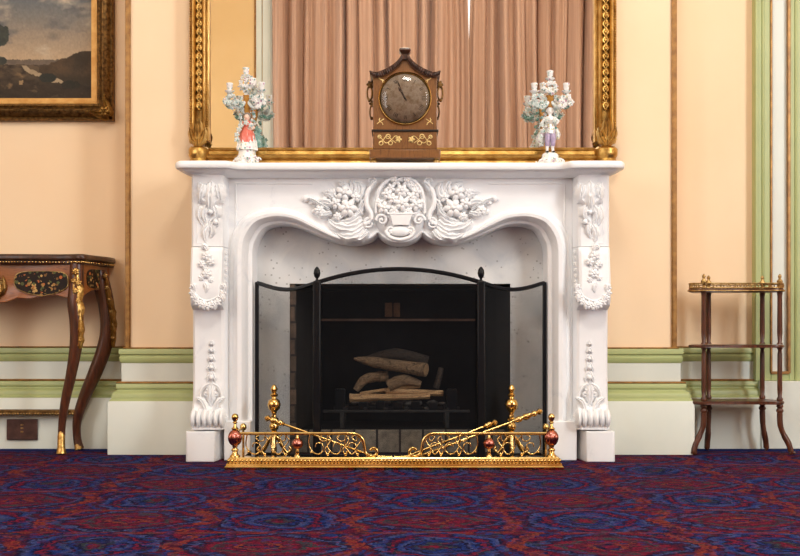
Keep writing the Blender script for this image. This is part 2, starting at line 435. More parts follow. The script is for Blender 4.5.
# ------------------------------------------------------------------ the room
BX, BXR, BY, RY = 1.168, 1.177, .31, .53           # breast half width, breast plane, recess plane
RX, RBACK, RH = 4.2, -5.6, 4.5
struct(MB().box(-RX, RX, RBACK - .1, RY + .1, -.08, 0).build('floor', 'carpet', smooth=0))
struct(MB().box(-RX, RX, RBACK, RY + .1, RH, RH + .1).build('ceiling', 'ceiling_white', smooth=0))
struct(MB().box(-RX, -BX, RY, RY + .1, 0, RH).build('wall_left_recess', 'wall_peach', smooth=0))
struct(MB().box(BXR, RX, RY, RY + .1, 0, RH).build('wall_right_recess', 'wall_peach', smooth=0))
OX, OZ = .465, .722
m = MB(); m.box(-BX, -OX, BY, .95, 0, RH); m.box(OX, BXR, BY, .95, 0, RH); m.box(-OX, OX, BY, .95, OZ, RH)
struct(m.build('wall_chimney', 'wall_peach', smooth=0))
struct(MB().box(-RX - .1, -RX, RBACK, RY, 0, RH).build('wall_left', 'wall_peach', smooth=0))
struct(MB().box(RX, RX + .1, RBACK, RY, 0, RH).build('wall_right', 'wall_peach', smooth=0))
# window wall behind the photographer, seen in the mirror
WX0, WX1, WZ0, WZ1 = -1.10, 2.3, .5, 4.0
m = MB(); m.box(-RX, WX0, RBACK - .12, RBACK, 0, RH); m.box(WX1, RX, RBACK - .12, RBACK, 0, RH)
m.box(WX0, WX1, RBACK - .12, RBACK, 0, WZ0); m.box(WX0, WX1, RBACK - .12, RBACK, WZ1, RH)
struct(m.build('wall_window', 'wall_gold', smooth=0))
m = MB()
for x in (WX0 + .04, -.2, .6, 1.4, WX1 - .04): m.box(x - .035, x + .035, RBACK - .09, RBACK - .04, WZ0, WZ1)
for z in (WZ0 + .04, 2.2, WZ1 - .04): m.box(WX0, WX1, RBACK - .085, RBACK - .045, z - .035, z + .035)
w1 = struct(m.build('window_1', 'cream_paint', bevel=.004))
m = MB(); m.box(WX0 + .02, WX1 - .02, RBACK - .07, RBACK - .064, WZ0 + .02, WZ1 - .02); m.build('pane', 'pane_glass', w1, smooth=0)
# architrave and gilt line beside that window
m = MB(); m.box(-1.385, -1.33, RBACK, RBACK + .02, 0, 4.1); m.box(-1.32, -1.12, RBACK, RBACK + .035, 0, 4.1); m.box(-1.25, -1.21, RBACK + .03, RBACK + .05, 0, 4.1)
struct(m.build('trim_1', 'cream_paint', bevel=.004))
struct(MB().box(-1.40, -1.385, RBACK, RBACK + .022, 0, 4.1).build('trim_2', 'gilt_line'))

# dado mouldings
pathL = [(-RX, RY), (-BX, RY), (-BX, BY), (-.80, BY)]
pathR = [(.80, BY), (BXR, BY), (BXR, RY), (1.63, RY)]
def prof(*p): return list(p)
GT = prof((0, .446), (.028, .446), (.030, .440), (.030, .424), (.024, .420), (.024, .414), (.028, .410), (.028, .398), (.022, .386), (0, .386))
GB = prof((0, .299), (.036, .299), (.039, .294), (.039, .278), (.034, .274), (.036, .268), (.048, .262), (.054, .250), (.054, .236), (.060, .231), (.062, .226), (0, .226))
for path, side in ((pathL, 'left'), (pathR, 'right')):
    k = 3 if side == 'left' else 9
    def tr(i, pr, mat, nm=None): struct(MB().sweep(path, pr[::-1]).build(nm or 'trim_%d' % (k + i), mat, bevel=.0012))
    tr(0, prof((0, .446), (.012, .446), (.016, .449), (.012, .453), (0, .453)), 'gilt_line')
    tr(1, GT, 'green_paint')
    tr(2, prof((0, .307), (.020, .307), (.020, .386), (0, .386)), 'cream_paint')
    tr(3, prof((0, .299), (.037, .299), (.040, .303), (.036, .307), (0, .307)), 'gilt_line')
    tr(4, GB, 'green_paint')
    tr(5, prof((0, 0), (.067, 0), (.067, .218), (.063, .226), (0, .226)), 'cream_paint', 'baseboard_' + side)
# gilt corner beads of the chimney breast
for sx, n in ((-1, 15), (1, 16)):
    m = MB(); x = -(BX - .002) if sx < 0 else BXR - .002
    m.box(x - .009, x + .009, BY - .010, BY + .012, .453, RH)
    m.tube([(x - sx * .011, BY - .006, .453), (x - sx * .011, BY - .006, RH)], .004, 8)
    struct(m.build('trim_%d' % n, 'gilt_line', bevel=.003))
# panelled pilaster in the right recess
PYF = .485
px0, px1 = X(755, PYF), X(806, PYF)
zb = .300
m = MB(); i0, i1 = X(771, PYF), X(789, PYF)
m.box(px0, i0, PYF, RY, zb, RH); m.box(i1, px1, PYF, RY, zb, RH); m.box(i0, i1, PYF, RY, zb, .335)
m.tube([(px0 + .035, PYF, zb), (px0 + .035, PYF, RH)], .007, 8); m.tube([(i1 + .03, PYF, zb), (i1 + .03, PYF, RH)], .007, 8)
m.box(px0, px0 + .012, PYF - .008, PYF, zb, RH)
struct(m.build('trim_17', 'green_paint', bevel=.004))
struct(MB().box(i0 - .002, i1 + .002, PYF + .014, RY - .001, .335, RH).build('trim_18', 'cream_paint'))
m = MB(); m.box(i0 - .004, i0 + .005, PYF - .007, PYF + .015, .335, RH); m.box(i1 - .007, i1 + .006, PYF - .007, PYF + .015, .335, RH); m.box(i0, i1, PYF - .007, PYF + .015, .33, .342)
struct(m.build('trim_19', 'gilt_line', bevel=.002))
struct(MB().box(X(761, .46), px1 + .1, .455, RY - .001, 0, zb).build('trim_20', 'cream_paint', bevel=.004))

# ------------------------------------------------------------------ fireplace
fp = thing('fireplace', 'white carved marble fireplace with scrolled arch and basket of flowers, against the chimney breast', 'fireplace', (0, .16, 0))
SH = 1.199
# mantel shelf plan, left half then mirrored
half = [(-.875, .309), (-.893, .10), (-.896, .0), (-.888, -.035), (-.865, -.052), (-.80, -.055), (-.70, -.052), (-.672, -.040), (-.655, -.018), (-.632, -.004), (-.58, 0), (-.3, 0), (0, 0)]
hs = [half[0]] + cr(half[1:], 4)
def ring(inset, z, half=hs):
    pts = []
    for i, (x, y) in enumerate(half):
        a = half[max(i - 1, 0)]; b = half[min(i + 1, len(half) - 1)]
        dx, dy = b[0] - a[0], b[1] - a[1]; L = math.hypot(dx, dy) or 1
        nx, ny = -dy / L, dx / L
        if y >= .3: nx, ny = 1, 0
        pts.append((x + nx * inset, min(y + ny * inset, .309), z))
    full = pts[:-1] + [pts[-1]] + [(-x, y, z_) for x, y, z_ in pts[:-1][::-1]]
    return full
m = MB().loft([ring(.012, 1.169), ring(.003, 1.171), ring(0, 1.177), ring(0, 1.189), ring(.004, 1.196), ring(.010, SH)])
m.build('shelf', 'marble_white', fp, smooth=50)
m = MB().loft([ring(.106, 1.1475), ring(.084, 1.149), ring(.060, 1.152), ring(.042, 1.1565), ring(.030, 1.162), ring(.022, 1.1695)], cap=False)
m.build('cornice_moulding', 'marble_white', fp, smooth=50)
# pairs of inner and outer edge of the arch
FY = .10
SYF = .235
pairs = [(253, 455, 229, 455), (253, 400, 229, 400), (253, 320, 229, 320), (253, 270, 229, 270), (253.3, 249, 230, 244), (256, 240, 235, 227), (262, 230, 246, 215), (270, 225.5, 262, 208.5),
         (281, 223.8, 279, 207.2), (296, 226, 298, 211.5), (318, 235, 317, 222.5), (335, 241.3, 334, 232), (351, 244.2, 351, 238), (364.5, 242.6, 364, 237.5), (373, 239, 371, 234), (377.5, 234.8, 375, 230.5)]
PL = cr(pairs, 5)
ctr = cr([(377.5, 234.8, 380, 230), (383, 240, 385.5, 235), (391, 243.6, 392, 238.5), (400, 244.8, 400, 239.5)], 5)
full = PL + ctr + [(800 - a, b, 800 - c, d) for a, b, c, d in ctr[::-1]][1:] + [(800 - a, b, 800 - c, d) for a, b, c, d in PL[::-1]]
# the stone plate of legs and frieze
mid = [(.5 * (a + c), .5 * (b + d)) for a, b, c, d in full]
poly = [(228, 455.5)] + [(228, 168), (572, 168), (572, 455.5)] + [(x, min(y, 455.5)) for x, y in mid[::-1]]
m = MB().prism_xz([(X(x, FY), max(0, Z(y, FY))) for x, y in poly][::-1], FY, SYF + .002)
m.build('frieze', 'marble_white', fp, smooth=30)
PR = [(0, SYF + .002)] + [(u, FY - .15 + y) for u, y in ((0, .172), (.05, .158), (.2, .152), (.23, .138), (.30, .120), (.42, .106), (.58, .104), (.70, .114), (.78, .130), (.80, .140), (.93, .142), (1, .152))]
rows = []
for a, b, c, d in full:
    wpx = math.hypot(a - c, b - d); k = min(1, wpx / 20)
    row = []
    for u, y in PR:
        yy = FY + .003 - (FY + .003 - y) * k if y < FY + .003 else y
        p = (a + (c - a) * u, b + (d - b) * u)
        row.append((X(p[0], FY), yy, max(.0, Z(p[1], FY))))
    rows.append(row)
MB().loft(rows, cap=False, closed=False).build('arch_moulding', 'marble_white', fp, smooth=35)
for sx in (-1, 1):
    m = mb(sx); m.box(X(226, FY), X(252.4, FY), .045, .23, 0, Z(421, .05)); m.build('leg_base', 'marble_white', fp, bevel=.004)
    # thin raised fillet of the plain frieze panel
    m = mb(sx)
    ln = [(236, 236), (236, 183.5), (312, 183.5)]
    m.tube([W(*p, FY) for p in ln], .005, 6)
    m.build('panel_fillet', 'marble_white', fp)
# slip: two uprights and a top behind the arch, round the fire opening
m = MB(); x0, x1 = X(244, SYF), X(556, SYF)
m.box(x0, -OX, SYF, .309, 0, .99); m.box(OX, x1, SYF, .309, 0, .99); m.box(-OX, OX, SYF, .309, OZ, .99)
m.build('marble_slip', 'marble_slip', fp, smooth=0)
MB().box(-.594, .550, -.165, SYF - .001, 0.0005, .006).build('hearth_slab', 'slate', fp, smooth=0)
# firebox
fb = MB()
fb.box(-OX + .002, -OX + .02, .275, .93, 0, .75); 
m = MB(); yb = .80
m.loft([[(-OX + .001, .237, 0), (-OX + .001, .237, OZ - .002), (-OX - .02, .30, OZ + .02), (-OX - .02, .30, 0)], [(-.36, yb, 0), (-.36, yb, OZ - .002), (-.42, yb, OZ), (-.42, yb, 0)]])
chk = m.build('firebox_cheek', 'brick_cheek', fp, smooth=0)
m = MB(); m.loft([[(OX - .001, .237, 0), (OX - .001, .237, OZ - .002), (OX + .02, .30, OZ + .02), (OX + .02, .30, 0)][::-1], [(.36, yb, 0), (.36, yb, OZ - .002), (.42, yb, OZ), (.42, yb, 0)][::-1]])
m.build('firebox_cheek', 'brick_cheek', fp, smooth=0)
MB().box(-OX + .0015, -OX + .026, .238, .262, 0, OZ - .003).build('brick_edge', 'brick_edge', fp, smooth=0)
m = MB(); m.box(-.40, .40, yb - .02, yb + .05, 0, OZ)
m.build('firebox_back', 'soot', fp, smooth=0)
m = MB(); m.box(-OX + .004, OX - .004, .35, yb + .02, OZ - .02, OZ - .002); m.box(-.36, .36, yb - .16, yb - .02, .575, OZ - .02)
sm = m.build('smoke_hood', 'soot', fp, smooth=0)
m = MB(); m.box(-.36, .345, yb - .165, yb - .15, .566, .577)
m.build('smoke_bar', 'soot_light', sm, bevel=.002)
m = MB(); m.box(-.07, -.035, yb - .172, yb - .16, .585, .65); m.box(-.030, .0, yb - .172, yb - .16, .585, .65)
m.build('damper_plate', 'damper_rust', sm, bevel=.003)
m = MB(); m.box(-.45, .45, .30, .345, 0, .098)
m.build('raised_hearth', 'brick_hearth', fp, bevel=.003)
MB().box(-.449, .449, .344, yb - .03, 0, .0975).build('hearth_floor', 'soot', fp, smooth=0)

# jambs -----------------------------------------------------------------
def plan(yf, xo=-.838, xi=-.715, xb=-.700, r=.008):
    return [(xo, .309), (xo, yf + r), (xo + r, yf), (xi - r, yf), (xi + r * .3, yf + r), (xb, FY + .01), (xb, .309)]
def zr(py, Y=0.0): return Z(py, Y)
for sx in (-1, 1):
    m = mb(sx)
    m.loft([[(x, y, zr(py)) for x, y in plan(yf)] for py, yf in ((246.2, .021), (245.8, .018), (178, .018), (175, .010), (170, .008))])
    jb = m.build('jamb', 'marble_white', fp, smooth=35)
    m = mb(sx)
    ys = cr([(430, .010), (426, .012), (410, .030), (398, .046), (370, .052), (330, .050), (312, .046), (309, .036), (305, -.002), (298, -.014), (285, -.016), (265, -.006), (252, .004), (247.5, .012), (246.7, .016)], 3)
    m.loft([[(x, y, zr(py)) for x, y in plan(yf)] for py, yf in ys])
    m.build('console', 'marble_white', jb, smooth=35)
    m = mb(sx)
    pz = [(-.858, .309), (-.858, .006), (-.852, 0), (-.748, 0), (-.742, .004), (-.712, .17), (-.712, .309)]
    m.loft([[(x, y, z) for x, y in pz] for z in (0, .122)])
    m.build('plinth_block', 'marble_white', jb, bevel=.003, smooth=35)
    # acanthus of the upper block
    q = lambda px, py: (X(px + 1.4, 0), Z(py, 0))
    yb_ = .020
    m = mb(sx)
    for pts, w, h in (
        ([(209, 205), (209, 192), (209, 180)], 7, .020), ([(207, 204), (201, 194), (197, 182)], 6, .018), ([(211, 204), (217, 194), (221, 182)], 6, .018),
        ([(209, 186), (209, 200), (208, 212)], 5, .030), ([(202, 184), (200, 194), (198, 203)], 4, .026), ([(216, 184), (218, 194), (219, 203)], 4, .026),
        ([(206, 205), (202, 214), (205, 224)], 4, .018), ([(212, 205), (215, 213), (212, 222)], 4, .018),
        ([(199, 205), (197, 215), (201, 226)], 2.5, .012), ([(207, 224), (203, 232), (204, 242)], 3.5, .014), ([(209, 222), (211, 230), (208, 238)], 3, .014)):
        m.leaf([q(*p) for p in pts], w * 1.3 / 250, yb_, h * 1.35, lobes=4)
    m.tube([(*q(px, py)[:1], yb_ - .004, q(px, py)[1]) for px, py in cr([(214, 204), (213, 214), (208, 222), (212, 228), (217, 222), (215, 215)], 5)], [.006, .003], 7)
    m.tube([(q(px, py)[0], yb_ - .004, q(px, py)[1]) for px, py in cr([(203, 206), (200, 218), (206, 228), (204, 236)], 5)], [.005, .003], 7)
    for px, py, r in ((199, 191, 3), (219, 191, 3), (208, 196, 3.4), (214, 222, 3), (209, 212, 2.6)):
        m.ell((q(px, py)[0], yb_ - .016, q(px, py)[1]), r / 250, None, 8, 6)
    m.tube([(q(px, py)[0], yb_ - .002, q(px, py)[1]) for px, py in ((196, 181), (195, 243), (205, 243))], .002, 6)
    m.build('acanthus_carving', 'marble_white', jb, smooth=60)
    # flower drop and garland of the console
    m = mb(sx)
    for i, (px, py, r) in enumerate(((205, 256, 5.5), (201, 264, 4), (210, 262, 4.5), (206, 274, 5.5), (201, 278, 3.5), (210, 280, 3.5), (204, 268, 3))):
        m.flower(q(px, py)[0], -.004 if py < 262 else -.012, q(px, py)[1], r / 250, 5 + i % 2, .8, i)
    m.leaf([q(206, 250), q(203, 246), q(200, 249)], 3 / 250, .0, .012); m.leaf([q(204, 283), q(206, 288), q(205, 293)], 3 / 250, -.014, .012)
    k = 0
    for a in range(-100, 101, 20):
        px = 207 + 15.5 * math.sin(math.radians(a)); py = 290 + 16 * math.cos(math.radians(a)); k += 1
        m.flower(q(px, py)[0], -.012, q(px, py)[1], (5.2 - .016 * abs(a)) / 250, 5, .9, k)
        if k % 2: m.leaf([q(px, py - 3), q(px + 2, py), q(px + 2, py + 5)], 2.6 / 250, -.016, .012)
    m.tube([(q(px, py)[0], -.014, q(px, py)[1]) for px, py in cr([(192.5, 286), (196, 296), (206, 301), (217, 296), (221.5, 286)], 6)], .004, 7)
    m.build('garland_carving', 'marble_white', jb, smooth=60)
    # side foliage down the inner return
    m = mb(sx)
    for i in range(8):
        py = 252 + i * 6; yy = .050 - .003 * i
        m.flower(-.706, yy, Z(py, .03), .010, 5, .5, i)
    m.build('side_foliage', 'marble_white', jb, smooth=60)
    # husk drop, volutes and gadrooned foot
    m = mb(sx)
    for py, r in ((344, 2.2), (351, 2.8), (359, 3.4), (368, 4), (378, 4.6)):
        xx_, zz_ = q(208, py)
        for s_ in (-1, 0, 1):
            m.leaf([(xx_ + s_ * .001, zz_ + r / 250 * 1.3), (xx_ + s_ * r / 250 * .7, zz_), (xx_ + s_ * r / 250 * .9, zz_ - r / 250 * 1.2)], r / 250 * .55, .052, .012, 2)
        m.ell((xx_, .044, zz_), r / 250 * .6, None, 8, 6)
    for s_ in (-1, 1):
        m.tube([(q(208 + s_ * dx, py)[0], .036, q(208, py)[1]) for dx, py in cr([(2, 384), (8, 388), (11, 396), (9, 405), (13, 412), (16, 418)], 5)], [.004, .007], 8)
        m.volute(q(208 + s_ * 5, 394)[0], .036, q(208, 394)[1], .016, 1.2, s_, PI / 2)
        m.leaf([q(208 + s_ * 4, 412), q(208 + s_ * 8, 402), q(208 + s_ * 15, 398)], 3.6 / 250, .034, .016)
    m.leaf([q(208, 386), q(208, 398), q(208, 408)], 5 / 250, .040, .018)
    m.build('husk_drop', 'marble_white', jb, smooth=60)
    m = mb(sx)
    for i in range(6):
        px = 191 + i * 5.8
        m.ell((q(px, 419)[0], .030, q(px, 419)[1]), (.0135, .048, .040), None, 10, 8)
    m.ell((q(205.5, 419)[0], .05, q(205, 419)[1]), (.066, .05, .034), None, 16, 8)
    m.build('gadroon_scroll', 'marble_white', jb, smooth=60)

# carved centre of the frieze -------------------------------------------
q = lambda px, py: (X(px, FY), Z(py, FY))
u_ = 1 / S(FY)
m = MB()
m.ell((q(400, 212)[0], FY + .005, q(400, 212)[1]), (27 * u_, .040, 31 * u_), None, 24, 14)
m.build('cartouche_boss', 'marble_white', fp, smooth=60)
m = MB(); yc = FY - .035
bx = [(389, 214), (413, 214), (411, 218), (409, 226), (393, 226), (391, 218)]
m.prism_xz([q(*p) for p in bx][::-1], FY - .055, FY)
m.tube([(q(px, 0)[0], FY - .052, q(0, 215)[1]) for px in (387.5, 394, 401, 408, 414.5)], .0052, 8)
m.tube([(q(px, 0)[0], FY - .050, q(0, py)[1]) for px, py in cr([(385, 232), (390, 238), (400, 240.5), (410, 238), (415, 232)], 5)], .008, 8)
m.ell((q(400, 232)[0], FY - .035, q(0, 232)[1]), (11 * u_, .018, 5.5 * u_), None, 14, 8)
m.build('flower_basket', 'marble_white', fp, smooth=50)
m = MB()
for i, (px, py, r, n) in enumerate(((402, 192, 7, 6), (402, 205, 8, 6), (384, 209, 7, 5), (416, 206, 7, 5), (393, 200, 6, 5), (411, 198, 6, 5), (396, 182, 6, 5), (408, 183, 6, 5), (387, 195, 6, 5), (416, 193, 6, 5), (391, 189, 5, 5), (413, 187, 5, 5), (394, 211, 5, 5), (408, 212, 5, 6), (402, 179, 4.5, 5), (379, 203, 4.5, 5), (421, 203, 4.5, 5))):
    dy = .038 * math.sqrt(max(.1, 1 - ((px - 400) / 30) ** 2 - ((py - 212) / 36) ** 2))
    m.flower(q(px, py)[0], FY - dy, q(px, py)[1], r * u_, n, 1.0, i * .7)
m.build('basket_flowers', 'marble_white', fp, smooth=60)
for sx in (-1, 1):
    m = mb(sx)
    m.tube([(*q(px, py)[:1], FY - .024, q(px, py)[1]) for px, py in cr([(377, 182), (371, 187), (367, 196), (367, 206), (371, 214), (371, 221), (365, 225)], 6)], [.006, .0095, .0105, .010, .008], 9)
    m.tube([(*q(px, py)[:1], FY - .030, q(px, py)[1]) for px, py in cr([(376, 214), (377, 200), (381, 188), (390, 180), (397, 179)], 6)], [.006, .008, .005], 8)
    m.volute(q(382, 221)[0], FY - .038, q(0, 221)[1], 6 * u_, 1.4, -1, PI)
    m.volute(q(390, 232)[0], FY - .042, q(0, 232)[1], 4.5 * u_, 1.3, 1, 0)
    m.volute(q(369, 224)[0], FY - .022, q(0, 224)[1], 5.5 * u_, 1.4, 1, PI / 2)
    m.volute(q(373, 182)[0], FY - .018, q(0, 182)[1], 4.5 * u_, 1.3, -1, PI)
    m.build('c_scroll', 'marble_white', fp, smooth=60)
    m = mb(sx)
    for i, (px, py, r) in enumerate(((344, 194, 9), (348, 209, 10), (336, 204, 6.5), (320, 211, 6), (356, 198, 5.5), (338, 217, 5), (333, 193, 4.5))):
        m.flower(q(px, py)[0], FY - .018, q(px, py)[1], r * u_, 5 + i % 2, 1.0, i)
    for pts, w in (([(350, 198), (346, 188), (338, 182)], 5), ([(352, 196), (354, 187), (350, 180)], 5), ([(358, 200), (361, 190), (358, 182)], 5), ([(338, 200), (330, 194), (322, 193)], 4.5),
                   ([(334, 206), (324, 202), (313, 205)], 4.2), ([(330, 210), (322, 206), (312, 200), (305, 199)], 2.6), ([(332, 213), (322, 215), (314, 209)], 4), ([(360, 215), (350, 222), (338, 222)], 6),
                   ([(364, 222), (352, 229), (336, 226), (328, 219)], 6.5), ([(366, 228), (356, 236), (344, 237), (335, 231)], 6), ([(368, 231), (362, 238), (352, 241)], 4.5), ([(362, 208), (357, 215), (346, 224)], 4.5), ([(366, 200), (362, 206), (360, 216)], 4)):
        m.leaf([q(*p) for p in pts], w * 1.12 * u_, FY - .001, .034, 4)
    for px, py, r in ((306, 199, 3.2), (312, 203, 2.6), (315, 212, 3), (325, 198, 2.6), (342, 185, 3)):
        m.ell((q(px, py)[0], FY - .006, q(px, py)[1]), (r * u_ * 1.3, .012, r * u_), None, 8, 6)
    m.build('flower_spray', 'marble_white', fp, smooth=60)

# ------------------------------------------------------------------ overmantel mirror
MY = .298
mx0, mx1 = X(189, .25), X(617, .25)
mzt = 2.55
mr = thing('mirror', 'large gilt framed overmantel mirror reflecting brown curtains, standing on the marble shelf', 'mirror', ((mx0 + mx1) / 2, .27, SH))
gx0, gx1, gz0 = X(209, .28), X(594.5, .28), Z(147.5, .27)
MB().box(gx0 - .02, gx1 + .02, MY, .306, gz0 - .03, mzt - .05).build('mirror_glass', 'mirror_glass', mr, smooth=0)
for sx in (-1, 1):
    if sx < 0: f = lambda u: mx0 + (gx0 - mx0) * u          # u 0 outer .. 1 inner
    else: f = lambda u: mx1 + (gx1 - mx1) * u
    cs = [(0, .305), (0, .262), (.06, .250), (.14, .246), (.17, .238), (.24, .228), (.32, .232), (.36, .246), (.40, .256), (.66, .258), (.69, .246), (.76, .238), (.82, .244), (.85, .256), (.90, .262), (1, .270), (1, .305)]
    rings = []
    for z in (SH + .13, mzt): rings.append([(f(u), y, z) for u, y in (cs if sx < 0 else cs)])
    m = MB(flip=(sx > 0)); m.loft(rings)
    rail = m.build('side_rail', 'gilt', mr, smooth=50)
    for u_b, y_b, r_b in ((.07, .249, .0045), (.93, .262, .0036)):
        m = MB(); z = SH + .15
        while z < 2.3: m.ell((f(u_b), y_b, z), (r_b, r_b, .0042), None, 6, 4); z += .0105
        m.build('bead_edge', 'gilt', rail, smooth=60)
    m = MB(); z = SH + .26; i = 0
    c0 = f(.53); ww = abs(f(.66) - f(.40)) * .5
    while z < 2.35:
        for s_ in (-1, 1):
            m.tube([(c0 + s_ * ww * .9 * math.sin(a), .252, z + .034 * a / PI) for a in [PI * k / 8 for k in range(9)]], [.003, .0055, .006, .0055, .003], 6)
        m.ell((c0, .250, z + .017), (.005, .006, .010), None, 8, 5)
        m.ell((c0, .252, z), (.008, .006, .004), None, 8, 5)
        z += .0345
    m.build('leaf_ornament', 'gilt', rail, smooth=60)
    m = MB()
    m.box(c0 - ww * .95 - .0015, c0 + ww * .95 + .0015, .2555, .262, SH + .13, 2.5)
    m.build('dark_channel', 'gilt_dark', rail, smooth=0)
    # corner block with turned band and acanthus
    m = MB(); cx = f(.5); hw = abs(f(1) - f(0)) * .5
    m.lathe([(hw * .98, 0), (hw * 1.06, .004), (hw * 1.0, .012), (hw * .92, .020), (hw * 1.0, .028), (hw * 1.08, .033), (hw * 1.1, .042), (hw * 1.1, .060), (hw * 1.02, .064), (hw * .9, .07), (hw * .3, .075)], (cx, .262, SH + .032), seg=24)
    m.ell((cx, .262, SH + .026), (hw * .85, .04, .024), None, 16, 8)
    m.build('corner_boss', 'gilt', mr, smooth=40)
    m = MB()
    zz0 = SH + .105
    for s_ in (-1, 1):
        m.leaf([(cx, zz0), (cx + s_ * hw * .6, zz0 + .03), (cx + s_ * hw * .85, zz0 + .075)], .016, .240, .02, 3, lift=.01)
        m.volute(cx + s_ * hw * .55, .232, zz0 + .022, .014, 1.3, s_, 0)
        m.leaf([(cx, zz0 + .03), (cx + s_ * hw * .3, zz0 + .07), (cx + s_ * hw * .15, zz0 + .115)], .013, .240, .02, 3, lift=.008)
    m.leaf([(cx, zz0), (cx, zz0 + .05), (cx, zz0 + .10)], .014, .236, .022, 3, lift=.012)
    m.flower(cx, .226, zz0 + .03, .013, 6, .8)
    m.build('corner_acanthus', 'gilt_leaf', mr, smooth=60)
m = MB()
zt = gz0
pr = [(zt, .300), (zt, .272), (zt - .006, .268), (zt - .010, .262), (zt - .014, .268), (zt - .030, .262), (zt - .034, .250), (zt - .042, .244), (zt - .050, .250), (zt - .054, .262), (zt - .075, .258), (SH + .0005, .250), (SH + .0005, .300)]
m.loft([[(x, y, z) for z, y in pr] for x in (gx1 + .01, gx0 - .01)])
m.build('bottom_rail', 'gilt', mr, smooth=35)
m = MB(); m.box(mx0, mx1, .24, .305, mzt, mzt + .09); m.build('top_rail', 'gilt', mr, bevel=.01)

# ------------------------------------------------------------------ clock on the shelf
CY = .055; cu_ = 1 / S(CY)
cq = lambda px, py: (X(px, CY), Z(py, CY))
ck = thing('mantel_clock', 'wooden bracket clock with pagoda top and round dial, in the middle of the marble shelf', 'clock', (X(405, CY), CY + .06, SH))
bd_ = CY + .12
m = MB(); x0, x1 = cq(373, 0)[0], cq(437, 0)[0]
zl = [cq(0, y)[1] for y in (150, 131, 78)]
arch = [(373, 149), (437, 149), (437, 77), (428, 75), (420, 71), (413, 64), (409, 60), (401, 60), (397, 64), (390, 71), (382, 75), (373, 77)]
m.prism_xz([cq(*p) for p in arch], CY, bd_)
body = m.build('case', 'clock_wood', ck, bevel=.002, smooth=30)
m = MB()
top = cr([(370, 71), (376, 72.5), (384, 70), (392, 65.5), (398, 60.5), (401.5, 55)], 4); low = cr([(370, 75), (376, 78), (385, 76), (394, 70.5), (400, 65), (403, 60)], 4)
outl = top + [(810 - x, y) for x, y in top[::-1]] + [(810 - x, y) for x, y in low] + low[::-1]
m.prism_xz([cq(*p) for p in outl][::-1], CY - .012, bd_ + .006)
m.ell((cq(405, 58)[0], CY + .05, cq(0, 58)[1]), (5 * cu_, .05, 5 * cu_), None, 12, 8)
roof = m.build('pagoda_roof', 'rosewood', ck, smooth=40)
m = MB()
for i in range(26):
    u = i / 25
    k = int(u * (len(top) - 1)); 
    for s_ in (0, 1):
        x, y = top[k]; y2 = low[k][1]
        if s_: x = 810 - x
        a = cq(x, y + .8); b = cq(x + (1.6 if not s_ else -1.6), y2 - .3)
        m.tube([(a[0], CY - .013, a[1]), ((a[0] + b[0]) / 2, CY - .017, (a[1] + b[1]) / 2), (b[0], CY - .013, b[1])], [.0026, .0042, .002], 6)
m.build('roof_carving', 'rosewood', roof, smooth=60)
m = MB(); fz = cq(0, 56.5)[1]
m.loft([[(cq(405, 0)[0] + a, CY + .05 + b, z) for a, b in ((-w_, -d_), (w_, -d_), (w_, d_), (-w_, d_))] for w_, d_, z in ((.022, .03, fz - .01), (.014, .022, fz + .006), (.013, .02, fz + .014), (.020, .028, fz + .026), (.024, .032, fz + .032), (.022, .03, fz + .039), (.012, .02, fz + .043))])
m.build('finial', 'rosewood', ck, bevel=.002)
m = MB(); a, b = cq(371.5, 131.8), cq(438.5, 129.6); m.box(a[0], b[0], CY - .006, bd_ + .004, a[1], b[1]); m.build('string_moulding', 'black_wood', ck, bevel=.002)
m = MB(); a, b = cq(369.5, 160), cq(440.5, 149.5); m.box(a[0], b[0], CY - .010, bd_ + .01, SH + .024, b[1]); m.build('base', 'clock_wood', ck, bevel=.004)
for px in (373.5, 436.5):
    for y in (CY + .005, bd_ - .005):
        MB().lathe([(.008, 0), (.014, .004), (.015, .014), (.009, .020), (.010, .025)], (cq(px, 0)[0], y, SH), seg=12).build('foot', 'brass_old', ck)
dc = cq(405, 98.5); DR = 27 * cu_
m = MB().lathe([(DR * .9, 0), (DR * .9, .004)], (dc[0], CY, dc[1]), (0, -1, 0), 40)
dial = m.build('dial', 'dial_silver', ck, smooth=30)
pr = [(DR * .91, 0), (DR * .92, .008), (DR * .955, .012), (DR * .99, .008), (DR * 1.0, 0)]
m = MB().lathe(pr + [pr[0]], (dc[0], CY, dc[1]), (0, -1, 0), 48); m.build('bezel', 'brass', ck)
NUM = ['XII', 'I', 'II', 'III', 'IIII', 'V', 'VI', 'VII', 'VIII', 'IX', 'X', 'XI']
for h in range(12):
    a = PI / 2 - h * PI / 6; m = MB()
    tx = NUM[h]; n = len(tx); rc = DR * .70
    er = Vector((math.cos(a), 0, math.sin(a))); et = Vector((math.sin(a), 0, -math.cos(a)))
    base = Vector((dc[0], CY - .0048, dc[1]))
    off = -(n - 1) / 2
    def stroke(p0, p1, w_=.0011):
        m.tube([base + et * p0[0] + er * p0[1], base + et * p1[0] + er * p1[1]], w_, 4, flat=.4)
    for i, ch in enumerate(tx):
        o_ = (off + i) * .0062; hh = .008
        if ch == 'I': stroke((o_, rc - hh), (o_, rc + hh))
        elif ch == 'V': stroke((o_ - .003, rc + hh), (o_, rc - hh)); stroke((o_ + .003, rc + hh), (o_, rc - hh), .0007)
        else: stroke((o_ - .003, rc + hh), (o_ + .003, rc - hh)); stroke((o_ + .003, rc + hh), (o_ - .003, rc - hh), .0007)
    m.build('numeral', 'black_wood', dial, smooth=0)
